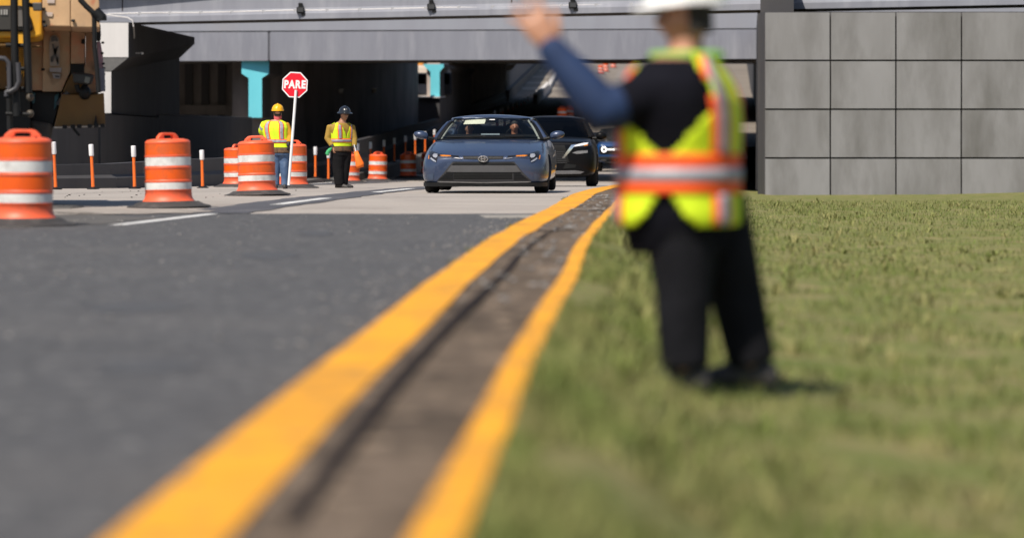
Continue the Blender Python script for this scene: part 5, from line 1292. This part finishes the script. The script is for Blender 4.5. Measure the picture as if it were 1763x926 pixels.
# ladder rails, rungs and grab loops
rod([(24,-30),(25,60),(26,130),(29,200)], 41.1, .050, 'ladder_rail')
rod([(43,-30),(46,60),(48,120),(49,160)], 41.1, .050, 'ladder_rail')
for y in (78, 118, 152, 196): rod([(10,y),(49,y+1)], 41.15, .028, 'ladder_rung')
rod([(-10,100),(8,101),(15,108),(17,150),(14,160)], 41.05, .034, 'grab_loop', mat('grey_tube',(.045,.043,.048),rough=.5))
rod([(31,108),(33,140),(28,152),(18,158),(11,159),(11,166)], 41.0, .034, 'grab_loop', mat('grey_tube',(.045,.043,.048)))
rod([(16,170),(17,225)], 41.3, .04, 'ladder_rail')
rod([(46,8),(56,10),(72,11)], 41.2, .03, 'mirror_arm')
slab([(56,5),(72,5),(72,19),(57,19)], 41.1, .10, 'side_mirror', mat('dark_grey_plastic',(.055,.052,.05),rough=.5))
slab([(63,56),(73,57),(73,66),(63,66)], 41.9, .10, 'latch_box', mat('dusty_grey',(.12,.09,.065),rough=.8))
# black conveyor frame and rubber skirt below
slab([(-200,156),(52,156),(54,240),(-200,240)], 43.0, 2.0, 'undercarriage', black_m, bevel=.02)
slab([(54,158),(104,158),(100,185),(90,222),(84,238),(55,240)], 42.6, 1.0, 'chute', mat('chute_black',(.018,.018,.02),(.03,.028,.028),scale=3,rough=.6))
slab([(50,206),(92,212),(88,238),(80,248),(52,248)], 42.3, .4, 'rubber_skirt', rubber, bevel=.04)
for pts in ([(54,160),(61,160),(60,178),(55,180)],[(94,165),(102,160),(98,182),(93,190)]): slab(pts, 42.5, .05, 'blue_bracket', mat('dull_blue',(.06,.17,.21),(.05,.13,.16),rough=.6), bevel=.01)
for y in (168, 196): MB().ball(Pm(52,y,41.6), (.055,.055,.055), 10, 8).build('grease_cap', mat('dull_brass',(.07,.055,.04),rough=.6), mc, smooth=True)
rod([(118,160),(108,172),(101,182)], 42.1, .05, 'link_rod', mat('grey_tube',(.045,.043,.048)))
# worn oval emblem sticker and plate under it
b = slab([(87+8*0,64),(91,61),(96,61),(101,66),(103,80),(103,100),(102,114),(86,114),(85,96),(85,76)], 42.22, .008, 'emblem_sticker', mat('sticker_grey',(.34,.29,.25),(.24,.21,.20),scale=7,rough=.6), bevel=0)
for pts in ([(88,66),(92,63),(98,65),(100,72),(94,71),(88,73)],[(89,76),(92,76),(101,106),(98,108)],[(101,80),(98,80),(88,104),(91,108)],[(92,84),(99,82),(97,92),(93,93)],[(88,98),(91,96),(90,108),(87,106)],[(97,100),(101,98),(101,111),(98,112)]): slab(pts, 42.2, .008, 'emblem_mark', mat('sticker_ink',(.07,.075,.085),(.11,.11,.12),scale=12,rough=.6), b, bevel=0)
slab([(85,117),(106,117),(105,125),(86,124)], 42.21, .008, 'notice_plate', mat('plate_grey',(.30,.28,.29),rough=.5), bevel=0)
slab([(90,127),(104,128),(103,136),(92,135)], 42.21, .008, 'notice_plate', mat('plate_grey',(.30,.28,.29)), bevel=0)
slab([(95,130),(102,131),(102,134),(95,133)], 42.20, .008, 'plate_print', mat('ink',(.06,.06,.07)), bevel=0)
for pts in ([(81,-4),(94,-4),(94,6),(81,6)],[(78,21),(91,22),(90,29),(78,28)]): slab(pts, 41.23, .006, 'worn_sticker', mat('worn_sticker',(.44,.36,.34),(.50,.38,.28),scale=14,rough=.7), bevel=0)
# work lamp
slab([(124,124),(146,126),(163,129),(158,145),(148,146),(126,143)], 41.9, .18, 'work_lamp', mat('lamp_black',(.022,.023,.024),rough=.45), bevel=.03)
slab([(147,132),(156,134),(153,144),(145,142)], 41.87, .02, 'lamp_glass', mat('lamp_glass',(.12,.13,.13),rough=.15), bevel=0)
MB().ball(Pm(146,160,42.85), (.085,.10,.10), 14, 10).build('lamp_pivot', black_m, mc, smooth=True)
rod([(132,146),(134,156),(146,160)], 41.95, .035, 'lamp_arm'); slab([(140,146),(152,146),(152,166),(140,166)], 41.95, .2, 'lamp_base', black_m, bevel=.03)
# right edge: hose rail, sloping top rail, bolts
rod([(137,-1),(148,11),(163,25)], 41.0, .036, 'top_rail'); rod([(162,22),(163,80),(167,120),(170,160)], 41.0, .032, 'side_rail')
rod([(163,20),(176,33)], 41.0, .075, 'hydraulic_cylinder'); rod([(174,28),(174,36)], 41.0, .075, 'cylinder_end')
slab([(164,42),(173,40),(174,60),(173,72),(166,70)], 41.9, .3, 'black_cover', black_m, bevel=.03)
slab([(167,72),(173,72),(177.5,98),(178,122),(170,120)], 42.05, .3, 'pink_guard', mat('faded_pink',(.32,.19,.23),(.26,.15,.18),scale=3,rough=.7))
rod([(172,118),(173.5,158)], 41.95, .065, 'hose', mat('hose_grey',(.10,.10,.13),rough=.5))
for px, py in ((177,74),(176,92),(178,110),(179,118),(179,128),(179,140),(179,150),(166,118),(167,128),(166,30)): MB().ball(Pm(px,py,42.85), (.022,.022,.022), 6, 4).build('bolt', black_m, mc)
for px, py in ((78,45),(91,47),(104,49),(117,51),(75,16),(75,38),(74,120),(78,51),(92,53),(126,36),(143,70),(143,74)): MB().ball(Pm(px,py,41.22 if py < 46 else 43.0), (.028,.028,.024), 6, 4).build('bolt', black_m, mc)
rod([(78,46),(92,48),(118,52)], 42.15, .014, 'hinge_rod')
slab([(-200,236),(40,236),(40,345),(-200,345)], 43.2, 1.6, 'crawler_track', mat('track_dark',(.03,.028,.026),(.05,.045,.04),scale=5,rough=.8), bevel=.08)
